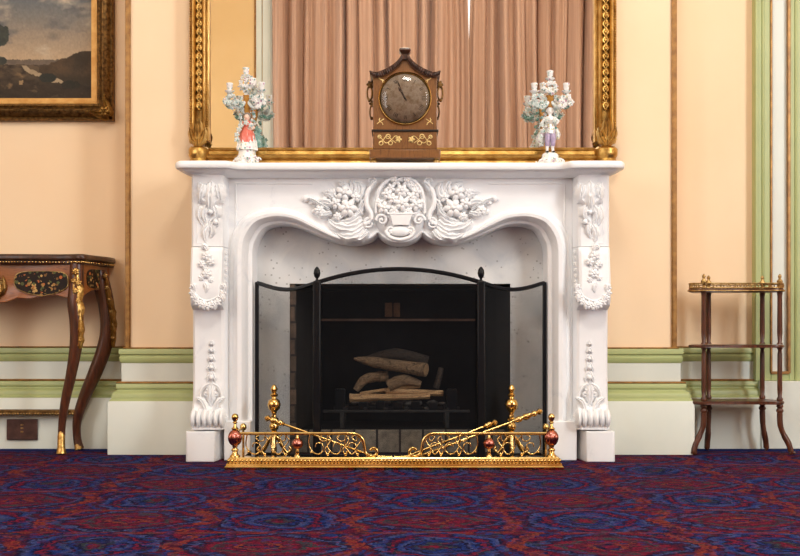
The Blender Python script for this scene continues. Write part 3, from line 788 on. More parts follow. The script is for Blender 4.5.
for ang, L, w_, nm in ((90 + 32, .052, .0036, 'hour_hand'), (90 + 24, .080, .0022, 'minute_hand')):
    a = math.radians(ang); e = Vector((math.cos(a), 0, math.sin(a))); c_ = Vector((dc[0], CY - .0075 - (.001 if 'min' in nm else 0), dc[1]))
    m = MB(); m.tube([c_ - e * .012, c_, c_ + e * L * .6, c_ + e * L * .72, c_ + e * L], [w_ * .5, w_ * .8, w_ * .5, w_ * 1.3, w_ * .2], 6, flat=.3)
    m.ell(c_, (.004, .002, .004), None, 8, 6); m.build(nm, 'black_wood', dial)
m = MB(); n = 7
m.lathe([(DR * .89 * math.cos(k / n * PI / 2), .010 + .014 * math.sin(k / n * PI / 2)) for k in range(n)] + [(.001, .024)], (dc[0], CY, dc[1]), (0, -1, 0), 40)
m.build('dial_glass', 'clear_glass', ck, smooth=80)
# brass inlay
yi = CY - .0012
for s_ in (-1, 1):
    m = MB()
    def p(dx, py): return (cq(405 + s_ * dx, py)[0], yi, cq(0, py)[1])
    m.tube([p(*a) for a in cr([(4, 140), (9, 136), (14, 140), (19, 143), (24, 138), (27, 136)], 6)], .0015, 5, flat=.5)
    m.tube([p(*a) for a in cr([(9, 143), (13, 140), (18, 136), (22, 140), (26, 143)], 6)], .0015, 5, flat=.5)
    for dx, py, r in ((17, 136.5, 2.2), (14.5, 143, 2), (24, 143.2, 2), (25.5, 136.8, 1.6)):
        m.tube([(p(dx, py)[0] + r * cu_ * math.cos(a), yi, p(dx, py)[2] + r * cu_ * math.sin(a)) for a in [2 * PI * k / 10 for k in range(10)]], .0018, 5, closed=True, flat=.5)
    m.flower(p(6.5, 139.5)[0], yi, p(6.5, 139.5)[2], 3.6 * cu_, 5, .12)
    m.build('scroll_inlay', 'brass_pale', body, smooth=60)
    for dy in (77.5, 120):
        o = -1 if dy < 100 else 1; m = MB()
        for e0, e1, e2 in (((21, 3 if o < 0 else -1), (25, 1.5), (28, -1 if o < 0 else 4)), ((25, 1.5), (26, -1 if o < 0 else 0), (25, -3 if o < 0 else -2)), ((25, 1.5), (22.5, 3), (22, 5))):
            m.tube([(cq(405 + s_ * a, 0)[0], yi, cq(0, dy + b)[1]) for a, b in (e0, e1, e2)], .0018, 5, flat=.5)
        m.build('corner_inlay', 'brass_pale', body, smooth=60)
for s_ in (-1, 1):
    xe = cq(405 + s_ * 32.2, 0)[0]
    m = MB(); m.flower(xe + s_ * .010, CY + .05, cq(0, 82)[1], .018, 6, .6); m.ell((xe + s_ * .006, CY + .05, cq(0, 82)[1]), (.012, .016, .014), None, 10, 6)
    m.tube([(xe + s_ * (.014 + .010 * math.sin(a)), CY + .045, cq(0, 91)[1] + .030 * math.cos(a)) for a in [2 * PI * k / 20 for k in range(20)]], .0042, 7, closed=True)
    m.ell((xe + s_ * .016, CY + .045, cq(0, 98)[1]), (.007, .007, .008), None, 8, 6)
    m.build('ring_handle', 'frame_bronze', ck, smooth=60)

# ------------------------------------------------------------------ porcelain candelabra
def candelabrum(px, lady):
    Y = .180; c = 1 / S(Y); xc = X(px, Y)
    lab = ('porcelain candelabrum with a lady in a coral dress, left of the clock' if lady else 'porcelain candelabrum with a man in lilac breeches, right of the clock')
    r_ = thing('candelabrum', lab, 'candelabrum', (xc, Y, SH), 'porcelain figure candelabra on the shelf')
    zf = lambda py: Z(py, Y)
    P = lambda dx, py, y=0.0: Vector((xc + dx * c, Y + y, zf(py)))
    zb_ = SH; zt_ = zf(153 if not lady else 149)
    m = MB(); H = zt_ - zb_
    m.lathe([(12.5 * c, 0), (13 * c, H * .12), (11.5 * c, H * .3), (12 * c, H * .45), (9 * c, H * .7), (8.5 * c, H * .9), (6 * c, H), (.001, H)], (xc, Y, zb_), seg=28, flute=(7, .08))
    for k in range(9):
        a = 2 * PI * k / 9; m.volute(xc + 11 * c * math.cos(a), Y + 11 * c * math.sin(a) - .003, zb_ + H * .42, 3.2 * c, 1.2, 1, a)
    m.build('base', 'porcelain_blossom', r_, smooth=60)
    # figure: one continuous body
    b = MB(); hy = 117 if lady else 111.5
    b.ell(P(0, hy), (3.0 * c, 3.0 * c, 3.9 * c)); b.ell(P(0, hy + .8, -.012), (.7 * c, .9 * c, .9 * c), None, 6, 5)
    b.tube([P(0, hy + 3), P(0, hy + 6)], 1.5 * c, 8)
    b.tube([P(0, hy + 5), P(0, hy + 9), P(0, hy + 15), P(0, hy + 19)], [4.0 * c, 4.6 * c, 3.4 * c, 4.0 * c], 12)
    if lady:
        b.tube([P(-4, hy + 6.5), P(-7.5, hy + 11), P(-8.5, hy + 15, -.01), P(-8, hy + 19, -.02)], [1.7 * c, 1.5 * c, 1.2 * c, 1 * c], 8)
        b.tube([P(4, hy + 6.5), P(7, hy + 11), P(4, hy + 13.5, -.022), P(1.5, hy + 12.5, -.026)], [1.7 * c, 1.5 * c, 1.2 * c, 1 * c], 8)
        b.tube([P(-1.8, hy + 19), P(-2, 150)], 2 * c, 8); b.tube([P(1.8, hy + 19), P(2, 150)], 2 * c, 8)
    else:
        b.tube([P(-4, hy + 6.5), P(-8, hy + 11), P(-7, hy + 16, -.012), P(-4, hy + 16, -.022)], [1.8 * c, 1.6 * c, 1.3 * c, 1.1 * c], 8)
        b.tube([P(4, hy + 6.5), P(8.5, hy + 10), P(6, hy + 13, -.018), P(3, hy + 11.5, -.026)], [1.8 * c, 1.6 * c, 1.3 * c, 1.1 * c], 8)
        for s_ in (-1, 1):
            b.tube([P(s_ * 2.2, hy + 18), P(s_ * 2.8, 139, -.008), P(s_ * 2.6, 146), P(s_ * 3, 153)], [2.8 * c, 2.3 * c, 1.8 * c, 1.2 * c], 10)
    fig = b.build('figure', 'skin_glaze' if lady else 'porcelain', r_, smooth=80)
    rm = fig.modifiers.new('remesh', 'REMESH'); rm.mode = 'VOXEL'; rm.voxel_size = .0022; rm.use_smooth_shade = True
    m = MB(); m.ell(P(0, hy - 1.2, .004), (3.5 * c, 3.4 * c, 3.6 * c), None, 12, 8)
    for k in range(6):
        a = PI * k / 5; m.ell(P(3.3 * math.cos(a), hy - .5 - 2.6 * math.sin(a), .002), 1.2 * c, None, 7, 5)
    m.build('hair', 'hair_glaze' if lady else 'porcelain', fig, smooth=60)
    if lady:
        m = MB(); m.lathe([(11 * c, zf(150.5) - SH), (10.6 * c, zf(147) - SH), (9.6 * c, zf(141) - SH), (7.5 * c, zf(134) - SH), (4.4 * c, zf(131) - SH), (3.6 * c, zf(129) - SH)], (xc, Y, SH), seg=36, flute=(13, .12)); m.build('underskirt', 'porcelain_blossom', fig, smooth=60)
        m = MB(); m.lathe([(8.2 * c, zf(144) - SH), (8.6 * c, zf(141) - SH), (7.8 * c, zf(135) - SH), (5.6 * c, zf(130) - SH), (4.0 * c, zf(126) - SH), (4.8 * c, zf(123) - SH), (4.2 * c, zf(121.5) - SH)], (xc, Y - .006, SH), seg=32, flute=(9, .10)); m.build('coral_dress', 'coral', fig, smooth=60)
        m = MB()
        for dx, py in ((-5, 127), (5, 127), (-9, 136), (-9, 141), (-7, 131), (0, 124)): m.flower((xc + dx * c), Y - .03, zf(py), 3.0 * c, 5, .8)
        m.build('posy', 'porcelain_foliage', fig, smooth=60)
        m = MB(); m.tube([P(9, 130, .02), P(10, 138, .02), P(11, 147, .02)], [3 * c, 3.6 * c, 3 * c], 8)
        for k in range(7): m.flower(xc + (9 + (k % 2) * 3) * c, Y + .012, zf(128 + k * 3), 2.6 * c, 5, .8)
        m.build('tree_stump', 'teal_glaze', r_, smooth=60)
    else:
        m = MB(); m.lathe([(6.6 * c, zf(134) - SH), (6.4 * c, zf(131) - SH), (5.0 * c, zf(126) - SH), (5.2 * c, zf(122) - SH), (5.6 * c, zf(119) - SH), (3.4 * c, zf(116.5) - SH)], (xc - .5 * c, Y + .004, SH), seg=28, flute=(7, .10))
        m.tube([P(-6, 130, .012), P(-9, 138, .014), P(-8, 146, .014)], [3.5 * c, 4.6 * c, 2.6 * c], 10)
        m.tube([P(6, 129, .012), P(8, 134, .012), P(8, 139, .012)], [3 * c, 3 * c, 2 * c], 10)
        m.build('frock_coat', 'coat_floral', fig, smooth=60)
        for s_ in (-1, 1):
            MB().tube([P(s_ * 2.2, 131, -.002), P(s_ * 2.8, 139, -.009), P(s_ * 2.7, 146, -.003)], [3.2 * c, 2.9 * c, 2.2 * c], 10).build('breeches_leg', 'lilac', fig, smooth=60)
            MB().ell(P(s_ * 3.2, 152.4, -.012), (1.7 * c, 3.4 * c, 1.2 * c)).build('shoe', 'black_shoe', fig, smooth=60)
        m = MB()
        for dx, py in ((-9, 126), (-8, 132), (-10, 138), (4, 122), (-4, 121)): m.flower((xc + dx * c), Y - .026, zf(py), 2.8 * c, 5, .8)
        m.build('posy', 'porcelain_foliage', fig, smooth=60)
    # column, arms, sockets
    hyt = hy - 3
    m = MB(); m.tube([P(-.5, 140, .022), P(-.5, hyt, .020), P(0, 106, .008), P(0, 95, 0)], [2.6 * c, 2.8 * c, 3.6 * c, 4.4 * c], 12); col_ = m.build('column', 'amber_glaze', r_, smooth=60)
    q_ = random.Random(px); ms = (MB(), MB())
    for k in range(16):
        side = -1 if k % 2 else 1; py = 97 + 1.9 * k; m = ms[k % 2]
        m.flower(xc + side * (3.2 + 2.6 * q_.random() + .12 * k) * c, Y + .006 + .010 * q_.random() - (.016 if py < 105 else 0), zf(py), (1.7 + .9 * q_.random()) * c, 5, .9, k)
    for m in ms: m.build('garland', 'porcelain_foliage', col_, smooth=60)
    m = MB()
    for k in range(9):
        side = -1 if k % 2 else 1; py = 99 + 3.6 * k
        m.ell((xc + side * (5.5 + 2.5 * q_.random()) * c, Y + .014, zf(py)), (2.4 * c, 2 * c, 1.5 * c), Matrix.Rotation(side * .7, 3, 'Y'), 8, 5)
    m.build('leaves', 'teal_glaze', col_, smooth=60)
    socks = ((0, 74 if not lady else 71, 0), (-16, 87, -.01), (16, 87, -.01)) if not lady else ((-1, 71, 0), (-17, 87, -.01), (15, 86, -.01), (5, 80, .03))
    for i, (dx, py, yy) in enumerate(socks):
        pts = [(0, 100, 0), (dx * .45, 108 if dx and abs(dx) > 8 else 96, yy), (dx * .95, 104 if abs(dx) > 8 else 92, yy), (dx * 1.05, 97 if abs(dx) > 8 else 86, yy), (dx, py + 6, yy)]
        m = MB(); m.tube([P(*p) for p in cr(pts, 5)], [2.0 * c, 1.5 * c], 8); arm = m.build('arm', 'porcelain_foliage', r_, smooth=60)
        m = MB(); z0 = zf(py + 8) - 0
        m.lathe([(.5 * c, 0), (2.2 * c, .6 * c), (4.8 * c, 3.0 * c), (5.0 * c, 3.8 * c), (2.6 * c, 3.6 * c), (2.2 * c, 5 * c), (3.0 * c, 6.4 * c), (3.0 * c, 9 * c), (3.6 * c, 10.2 * c), (3.4 * c, 11.2 * c), (2.2 * c, 11.2 * c), (2.0 * c, 9 * c)], (P(dx, 0, yy).x, Y + yy, z0), seg=18, flute=(9, .08))
        m.build('candle_socket', 'porcelain_blossom', arm, smooth=60)
        m = MB(); q_ = random.Random(i + (5 if lady else 50))
        n = 13 if abs(dx) > 8 else 9
        for k in range(n):
            a = 2 * PI * k / n; rr = (3 + 4.5 * q_.random()) * c
            cxp = P(dx * .86, (py + 16) if abs(dx) > 8 else py + 13, yy)
            m.flower(cxp.x + rr * math.cos(a), cxp.y - .006 - .02 * q_.random(), cxp.z + rr * .95 * math.sin(a), (1.9 + 1.2 * q_.random()) * c, 5, .9, k)
        for k in range(6):
            a = PI * (1.05 + .18 * k); cxp = P(dx * .86, py + 15, yy)
            m.leaf([(cxp.x, cxp.z), (cxp.x + 4 * c * math.cos(a), cxp.z + 4 * c * math.sin(a)), (cxp.x + 8.5 * c * math.cos(a), cxp.z + 7.5 * c * math.sin(a))], 1.8 * c, cxp.y - .012, .008, 2)
        m.build('blossoms', 'porcelain_blossom' if i % 2 == 0 else 'porcelain_foliage', arm, smooth=60)
        if abs(dx) > 8:
            m = MB()
            for k in range(5):
                a = PI * (1.1 + .2 * k); cxp = P(dx * .9, py + 18, yy)
                m.ell((cxp.x + 4 * c * math.cos(a), cxp.y + .004, cxp.z + 3.0 * c * math.sin(a)), (2.2 * c, 2 * c, 1.8 * c), None, 8, 5)
            m.build('leaf_cup', 'teal_glaze', arm, smooth=60)
candelabrum(247, True)
candelabrum(550, False)

# ------------------------------------------------------------------ fire screen
fs = thing('fire_screen', 'black three panel wire mesh fire screen standing in front of the fireplace opening', 'fire screen', (0, .03, .006))
Yp, Yw = .0, .11
def panel(pts_top, x0y0, x1y1, nm):
    """pts_top: list of (X, Y, Z) along the top edge from the left to the right end"""
    m = MB(); zb_ = .022
    a, b = pts_top[0], pts_top[-1]
    m.tube([(a[0], a[1], zb_), a], .0065, 4); m.tube([(b[0], b[1], zb_), b], .0065, 4)
    m.tube(pts_top, .0085, 6); m.tube([(a[0], a[1], zb_), (b[0], b[1], zb_)], .0065, 6)
    fr = m.build(nm, 'black_iron', fs, smooth=40)
    m = MB(); rows = [[(p[0], p[1], zb_) for p in pts_top], [tuple(p) for p in pts_top]]
    m.loft(rows, cap=False, closed=False).build('wire_mesh', 'wire_mesh', fr, smooth=0)
    return fr
n = 24
xl, xr = X(317, Yp), X(481, Yp)
topc = []
for i in range(n + 1):
    u = i / n; x = xl + (xr - xl) * u
    py = 282.5 - 13.5 * (1 - (2 * u - 1) ** 2)
    topc.append((x, Yp, Z(py, Yp)))
panel(topc, 0, 0, 'centre_panel')
for sx in (-1, 1):
    xs, xe = (xl, X(257, Yw)) if sx < 0 else (xr, X(544.5, Yw))
    tp = []
    for i in range(15):
        u = i / 14; Y = Yp + (Yw - Yp) * u; 
        z = Z(282, Yp) + (Z(283, Yw) - Z(282, Yp)) * u - .030 * math.sin(PI * min(1, u * 1.02)) * (1 - .1 * u)
        tp.append((xs + (xe - xs) * u, Y, z))
    if sx < 0: tp = tp[::-1]
    panel(tp, 0, 0, 'side_panel')
    xp = xl if sx < 0 else xr
    MB().box(xp - .016, xp + .016, Yp - .012, Yp + .012, .0068, Z(281, Yp)).build('post', 'black_iron', fs, bevel=.005)
    m = MB(); z0 = Z(281, Yp)
    m.lathe([(.010, -.002), (.006, .004), (.005, .010), (.011, .018), (.014, .030), (.012, .044), (.006, .054), (.001, .058)], (xp, Yp, z0), seg=14)
    m.build('finial', 'black_iron', fs, smooth=60)
    xw = X(257, Yw) if sx < 0 else X(544.5, Yw)
    MB().box(xw - .008, xw + .008, Yw - .008, Yw + .008, .0068, Z(283, Yw) + .004).build('end_post', 'black_iron', fs, bevel=.003)

# ------------------------------------------------------------------ grate and firewood
GY = .40; gu = 1 / S(GY)
G = lambda px, py, y=GY: W(px, py, y)
gr = thing('fire_grate', 'low iron grate on four legs holding split firewood inside the fireplace', 'grate', (X(396, .5), .5, .098))
zg = Z(411, GY)
m = MB(); m.box(X(323, GY), X(470, GY), GY - .008, GY + .008, zg - .007, zg + .005); m.build('front_bar', 'grate_iron', gr, bevel=.003)
m = MB(); m.box(X(331, GY), X(462, GY), .585, .60, zg - .007, zg + .005); m.build('rear_bar', 'grate_iron', gr, bevel=.003)
for i in range(6):
    x = X(345 + 20.4 * i, GY); MB().box(x - .009, x + .009, GY, .60, zg + .004, zg + .016).build('cross_bar', 'grate_iron', gr, bevel=.003)
for px in (342, 447):
    for y in (GY, .59):
        x = X(px, GY); MB().box(x - .009, x + .009, y - .008, y + .008, .098, zg).build('leg', 'grate_iron', gr, bevel=.002)
for px in (340, 452):
    x = X(px, GY); MB().box(x - .022, x + .022, GY + .004, GY + .03, zg, Z(389, GY)).build('end_plate', 'black_iron', gr, bevel=.004)
for i in range(5):
    x = X(363 + 17.5 * i, GY); MB().box(x - .020, x + .020, GY + .012, GY + .022, zg + .004, Z(402 - (i % 2), GY)).build('front_plate', 'black_iron', gr, bevel=.005)
m = MB(); q_ = random.Random(3)
for k in range(26): m.ell((X(350 + q_.random() * 95, .5), .445 + q_.random() * .11, zg + .0275), (.012 + .010 * q_.random(), .013, .006 + .004 * q_.random()), None, 7, 5)
o = m.build('ash_bed', 'ash', None, smooth=60); o['kind'] = 'stuff'; tag(o, 'grey embers and ash lying on the fire grate under the logs', 'ash')
def log(name, label, pts, rs, mat, cut='cut_wood', flat=1.0, ends=(0, 1), seg=12, jag=.12):
    q_ = random.Random(len(label)); P = [Vector(p) for p in cr([tuple(p) for p in pts], 5)]
    n = len(P); rr = []
    for i in range(n):
        u = i / (n - 1) * (len(rs) - 1); k = min(int(u), len(rs) - 2)
        rr.append((rs[k] + (rs[k + 1] - rs[k]) * (u - k)) * (1 + jag * (q_.random() - .5)))
    root = thing(name, label, 'firewood', tuple(P[n // 2]))
    m = MB(); m.tube(P, rr, seg, flat=flat); 
    m.build('bark' if 'bark' in mat else 'wood', mat, root, smooth=50)
    for e in ends:
        p0, p1, r = (P[0], P[1], rr[0]) if e == 0 else (P[-1], P[-2], rr[-1])
        d = (p0 - p1).normalized()
        MB().lathe([(r * .86, -.004), (r * .84, .002), (r * .2, .003)], p0, d, 12).build('cut_end', cut, root, smooth=30)
log('firewood_log', 'thick tapering barked log with a pale sawn end, lying on top of the fire', [G(354, 358.5, .52), G(385, 364, .48), G(426, 370, .40)], [.005, .024, .026, .030], 'bark', ends=(1,))
log('firewood_log', 'charred dark log lying behind the top log', [G(362, 361, .56), G(395, 354, .56), G(428, 361, .56)], [.014, .026, .022], 'bark_dark', ends=())
log('firewood_log', 'curved barked log arching up at the left of the fire', [G(356, 390, .50), G(366, 379, .51), G(388, 376, .52)], [.014, .022, .024], 'bark', ends=(0,))
log('firewood_log', 'reddish split log leaning in the middle of the fire', [G(388, 386.5, .435), G(404, 380, .44), G(421, 384, .44)], [.028, .024, .012], 'bark', ends=())
log('firewood_log', 'small grey charred stick leaning upright at the right of the fire', [G(441, 368, .47), G(439, 378, .46), G(436, 388, .46)], [.012, .013, .014], 'bark_dark', ends=(), seg=6)
log('firewood_split', 'long pale split plank lying lowest along the front of the fire', [G(350, 397.5, .425), G(390, 397, .43), G(430, 396, .43)], [.020, .016, .012], 'split_wood', ends=(0,), seg=5)
log('firewood_split', 'short bright split plank lying at the right front of the fire', [G(386, 391, .44), G(415, 392, .44), G(443, 393, .45)], [.013, .014, .014], 'split_wood', ends=(0,), seg=5)
log('firewood_split', 'thin brown split stick lying slanted above the lowest plank', [G(360, 394, .46), G(392, 389, .46), G(420, 386, .46)], [.010, .010, .009], 'split_wood', ends=(), seg=5)

# ------------------------------------------------------------------ brass fender
FXc = -.022
fn = thing('fender', 'brass fireplace fender with pierced scroll rail and copper ball finials, on the carpet edge', 'fender', (FXc, -.2, 0))
pathF = [(FXc - .575, .02), (FXc - .575, -.175), (FXc + .575, -.175), (FXc + .575, .02)]
m = MB().sweep(pathF, prof((0, 0), (.066, 0), (.067, .010), (.062, .014), (.060, .022), (.055, .026), (.052, .040), (.048, .045), (0, .045))[::-1])
base = m.build('base', 'brass', fn, smooth=35)
m = MB(); k = 0
x = FXc - .628
while x < FXc + .628:
    m.ell((x, -.2305, .0335), (.0062, .0062, .0076), Matrix.Rotation(.5, 3, 'Y'), 7, 5); x += .0138
for s_ in (-1, 1):
    y = -.215
    while y < .015: m.ell((FXc + s_ * .6305, y, .034), (.005, .0052, .0062), None, 6, 5); y += .0108
m.build('bead_moulding', 'brass', base, smooth=60)
FYr = -.20; fu_ = 1 / S(FYr); T = .045
fq = lambda px, py: (X(px, FYr), FYr, Z(py, FYr))
for s_ in (-1, 1):
    px = 235 if s_ < 0 else 551.5
    for yy, nm in ((FYr, 'corner_post'),):
        x = fq(px, 0)[0] if yy == FYr else FXc + s_ * .605
        m = MB(); h0 = T
        m.lathe([(.020, 0), (.020, .004), (.013, .010), (.010, .020), (.014, .024), (.014, .028), (.008, .034), (.011, .040), (.009, .046), (.008, .098), (.012, .103), (.014, .108), (.007, .114), (.0055, .126), (.010, .130), (.006, .135), (.011, .142), (.0135, .151), (.011, .160), (.004, .165)], (x, yy, h0), seg=18)
        po = m.build(nm, 'brass', fn, smooth=50)
        m = MB(); zc = h0 + .072; rb = .027
        m.lathe([(rb * max(.25, math.sin(a)) , -.032 * math.cos(a)) for a in [PI * k / 14 for k in range(15)]], (x, yy, zc), seg=48, flute=(16, .10))
        m.build('copper_ball', 'copper', po, smooth=70)
    f = (lambda p: p) if s_ < 0 else (lambda p: 786.5 - p)
    # top rail sweeping down to a curl
    rl = cr([(240, 433.5), (280, 433.5), (330, 433.5), (352, 433.5), (359, 435.5), (363, 440), (364.5, 447), (366, 453), (371, 456), (376, 454.5), (377, 450.5), (373.5, 448), (370, 450)], 5)
    m = MB(); m.tube([fq(f(a), b) for a, b in rl], .0062, 8)
    # side return of the rail
    xs = fq(f(240), 433.5)[0]
    m.tube([(FXc + s_ * .605, -.19, .138), (FXc + s_ * .605, -.02, .138), (FXc + s_ * .605, .0, .12), (FXc + s_ * .605, .0, .044)], .005, 8); m.ell((FXc + s_ * .605, 0, .14), (.014, .014, .016))
    m.tube([fq(f(377), 456.5), fq(f(392), 456.8)], .004, 8)
    rail = m.build('rail', 'brass', fn, smooth=60)
    # scroll work
    m = MB()
    def wire(pts, r=.0028): m.tube([fq(f(a), b) for a, b in cr(pts, 5)], [r, r * .9], 7)
    for c0, w_ in ((256, 9), (279, 7), (319, 9), (337, 9), (352, 6)):
        if c0 == 319: m.build('scrollwork', 'brass', rail, smooth=60); m = MB()
        wire([(c0 - w_, 435), (c0 - w_ - 1, 445), (c0 - w_ + 3, 452), (c0, 454), (c0 + 4, 450), (c0 + 3, 444), (c0 - 2, 443), (c0 - 3.5, 447)])
        wire([(c0 + w_, 435), (c0 + w_ - 1, 440), (c0 + 3, 441), (c0, 437.5), (c0 + 3, 435.5)])
        wire([(c0 + w_, 456), (c0 + w_ - 3, 450), (c0 + w_, 445), (c0 + w_ + 3, 440), (c0 + w_, 436)])
        m.ell(fq(f(c0 + w_), 454), .005, None, 8, 6); m.ell(fq(f(c0 - w_ + 1), 452), .004, None, 8, 6)
    m.build('scrollwork', 'brass', rail, smooth=60)
    x, _, zz = fq(f(297.5), 444)
    m = MB(); zk = zz - T
    m.lathe([(.013, 0), (.012, .004), (.006, .010), (.008, .016), (.006, .024), (.006, zk + .018), (.009, zk + .020), (.010, zk + .023), (.005, zk + .028), (.006, zk + .038)], (x, FYr, T), seg=14)
    po = m.build('ball_post', 'brass', fn, smooth=50)
    m = MB(); m.lathe([(.022 * max(.25, math.sin(a)), -.021 * math.cos(a)) for a in [PI * k / 12 for k in range(13)]], (x, FYr, zz + .001), seg=48, flute=(14, .10))
    m.build('copper_ball', 'copper', po, smooth=70)

# ------------------------------------------------------------------ andirons and fire irons
AY = -.045; au = 1 / S(AY)
def andiron(px, label):
    x = X(px, AY); z = lambda py: Z(py, AY)
    r_ = thing('andiron', label, 'andiron', (x, AY, .006), 'pair of brass andirons')
    m = MB()
    pf = [(456 - 20, 4.2), (434, 3.2), (432.5, 4.4), (431, 2.6), (429, 4), (426.5, 5), (424, 4.2), (422, 2.4), (420.5, 4.6), (418.5, 4.6), (417, 2.6), (414, 2.2), (411, 3.4), (409, 5.6), (404.5, 6.8), (400, 5.4), (398.5, 2.6), (397, 2.4), (396, 3.8), (394.5, 4), (393, 2.2), (391, 2.8), (389, 3.8), (387, 2.6), (385.5, 2.2), (384.5, .4)]
    m.lathe([(rr * au, z(py)) for py, rr in pf], (x, AY, 0), seg=22)
    st = m.build('stem', 'brass', r_, smooth=50)
    for k, a in enumerate((0.2, PI - .2, -PI / 2, PI / 2)):
        m = MB(); L = 15 * au if k < 2 else 9 * au
        e = Vector((math.cos(a), math.sin(a), 0)); c0 = Vector((x, AY, 0))
        pts = cr([c0 + e * .006 + Vector((0, 0, z(436))), c0 + e * L * .35 + Vector((0, 0, z(440))), c0 + e * L * .62 + Vector((0, 0, z(448))), c0 + e * L * .9 + Vector((0, 0, z(453))), c0 + e * L * 1.12 + Vector((0, 0, z(450))), c0 + e * L * 1.0 + Vector((0, 0, z(447)))], 5)
        mn = min(p[2] for p in pts); pts = [(p[0], p[1], p[2] if p[2] > .0162 else .0162) for p in pts]
        m.tube(pts, [.009, .0065], 8)
        m.lathe([(.010, 0), (.011, .005), (.006, .010)], (c0.x + e.x * L * .85, c0.y + e.y * L * .85, .0066), seg=12)
        m.build('leg', 'brass', r_, smooth=60)
    m = MB(); m.tube([(x, AY - .01, z(417)), (x - .012, AY - .035, z(418)), (x + .004, AY - .045, z(414))], .004, 8); m.build('tool_hook', 'brass', r_, smooth=60)
    return r_
a1 = andiron(274, 'brass andiron with ball finial, at the left end inside the fender')
dup(a1, (X(511.5, AY), AY, .006), 'brass andiron with ball finial, at the right end inside the fender')
def tool(name, label, a, b, handle, head, mat='brass'):
    a, b = Vector(a), Vector(b); d = (b - a); L = d.length; d.normalize()
    r_ = thing(name, label, 'fire iron', tuple(a))
    MB().tube([a + d * handle, b], .0048, 8).build('shaft', mat, r_, smooth=60)
    m = MB(); h = handle
    m.lathe([(.002, 0), (.009, .005), (.0135, .014), (.006, .024), (.012, .030), (.0125, .040), (.007, .046), (.0125, h * .5), (.013, h * .58), (.007, h * .66), (.012, h * .74), (.0115, h * .84), (.006, h * .9), (.009, h * .95), (.0048, h)], a, d, 14)
    m.build('handle', mat, r_, smooth=60)
    head(r_, b, d)
def poker_head(r_, b, d):
    MB().tube([b, b + d * .03, b + d * .05], [.0062, .006, .001], 8).build('tip', 'brass_old', r_, smooth=60)
def shovel_head(r_, b, d):
    sd = d.cross(Vector((0, 0, 1))).normalized(); up = sd.cross(d)
    m = MB(); rows = []
    for i in range(6):
        u = i / 5; w_ = .012 + .016 * min(1, u * 2)
        rows.append([b + d * .06 * u + sd * w_ * k + up * (.006 * abs(k) ** 2) for k in (-1, -.5, 0, .5, 1)])
    o = m.loft(rows, cap=False, closed=False).build('blade', 'brass', r_, smooth=60)
    s = o.modifiers.new('thick', 'SOLIDIFY'); s.thickness = .002
def tong_head(r_, b, d):
    sd = d.cross(Vector((0, 0, 1))).normalized()
    MB().tube([b, b + sd * .008 + d * .02, b + d * .05], [.004, .004, .003], 8).build('jaw', 'brass', r_, smooth=60)
tool('fire_poker', 'brass poker leaning on the andiron at the left end of the fender', W(264.5, 417.2, -.11), W(366, 453.5, -.165), .085, poker_head)
tool('fire_shovel', 'long brass fire iron with an ornate handle, crossing in front of the right andiron', W(542.5, 410.5, -.10), W(424, 454.5, -.16), .13, poker_head)
tool('fire_tongs', 'shorter brass fire iron with a knob, ending just left of the right andiron', W(497.5, 421.5, -.105), W(414, 453.5, -.15), .06, tong_head)

# ------------------------------------------------------------------ console table on the left
TC = X(-4, .25)
tb = thing('console_table', 'marquetry console table with brass mounts and cabriole legs, against the left wall', 'table', (TC, .37, 0))
def tplan(ins=0.0, yb=.52):
    h = [(.0, .225), (.10, .226), (.19, .236), (.27, .246), (.325, .238), (.352, .226), (.378, .232), (.386, .256), (.392, .30), (.410, .36), (.428, .42), (.436, .46)]
    h = cr(h, 3)
    pts = [(x - ins * (x / .43), y + ins) for x, y in h]
    pts.append((pts[-1][0], yb))
    return [(TC - x, y) for x, y in pts[::-1]] + [(TC + x, y) for x, y in pts[1:]]
zt_ = Z(254, .24)
m = MB()
m.loft([[(x, y, z) for x, y in tplan(i)] for i, z in ((.006, zt_ - .026), (.001, zt_ - .022), (0, zt_ - .016), (.001, zt_ - .008), (.006, zt_ - .001), (.010, zt_))])
m.build('top', 'rosewood', tb, smooth=35)
m = MB(); m.loft([[(x, y, z) for x, y in tplan(i)] for i, z in ((.018, zt_ - .044), (.008, zt_ - .042), (.006, zt_ - .036), (.010, zt_ - .026))])
fm = m.build('frieze_moulding', 'rosewood', tb, smooth=35)
m = MB(); pl = tplan(.006)
for i in range(len(pl) - 1):
    a, b = Vector(pl[i]), Vector(pl[i + 1]); L = (b - a).length
    if min(a.y, b.y) > .47: continue
    for k in range(max(1, int(L / .011))):
        p_ = a + (b - a) * (k / max(1, int(L / .011))); m.ell((p_.x, p_.y - .001, zt_ - .034), .0044, None, 6, 5)
m.build('bead_moulding', 'brass', fm, smooth=60)
# apron: front curve with shaped lower edge
zap = zt_ - .044
def lower(u):    # u 0 centre .. 1 at the leg
    pts = [(0, .204), (.10, .203), (.20, .190), (.24, .182), (.30, .186), (.38, .188), (.50, .178), (.62, .169), (.72, .174), (.84, .186), (.93, .200), (1, .206)]
    for (a, b), (c_, d_) in zip(pts, pts[1:]):
        if u <= c_: return b + (d_ - b) * (u - a) / (c_ - a)
    return .19
ytop = lambda x: .250 + .018 * math.sin(abs(x) / .36 * PI)
m = MB(); rows = []
N = 60
for i in range(N + 1):
    x = -.36 + .72 * i / N; zl_ = zt_ - lower(abs(x) / .36); y = ytop(x)
    rows.append([(TC + x, y + .02, zap), (TC + x, y, zap), (TC + x, y - .004, (zap * .5 + zl_ * .5)), (TC + x, y, zl_ + .012), (TC + x, y - .003, zl_ + .008), (TC + x, y - .002, zl_), (TC + x, y + .02, zl_)])
ap = MB().loft(rows[::-1]).build('apron', 'table_wood', tb, smooth=50)
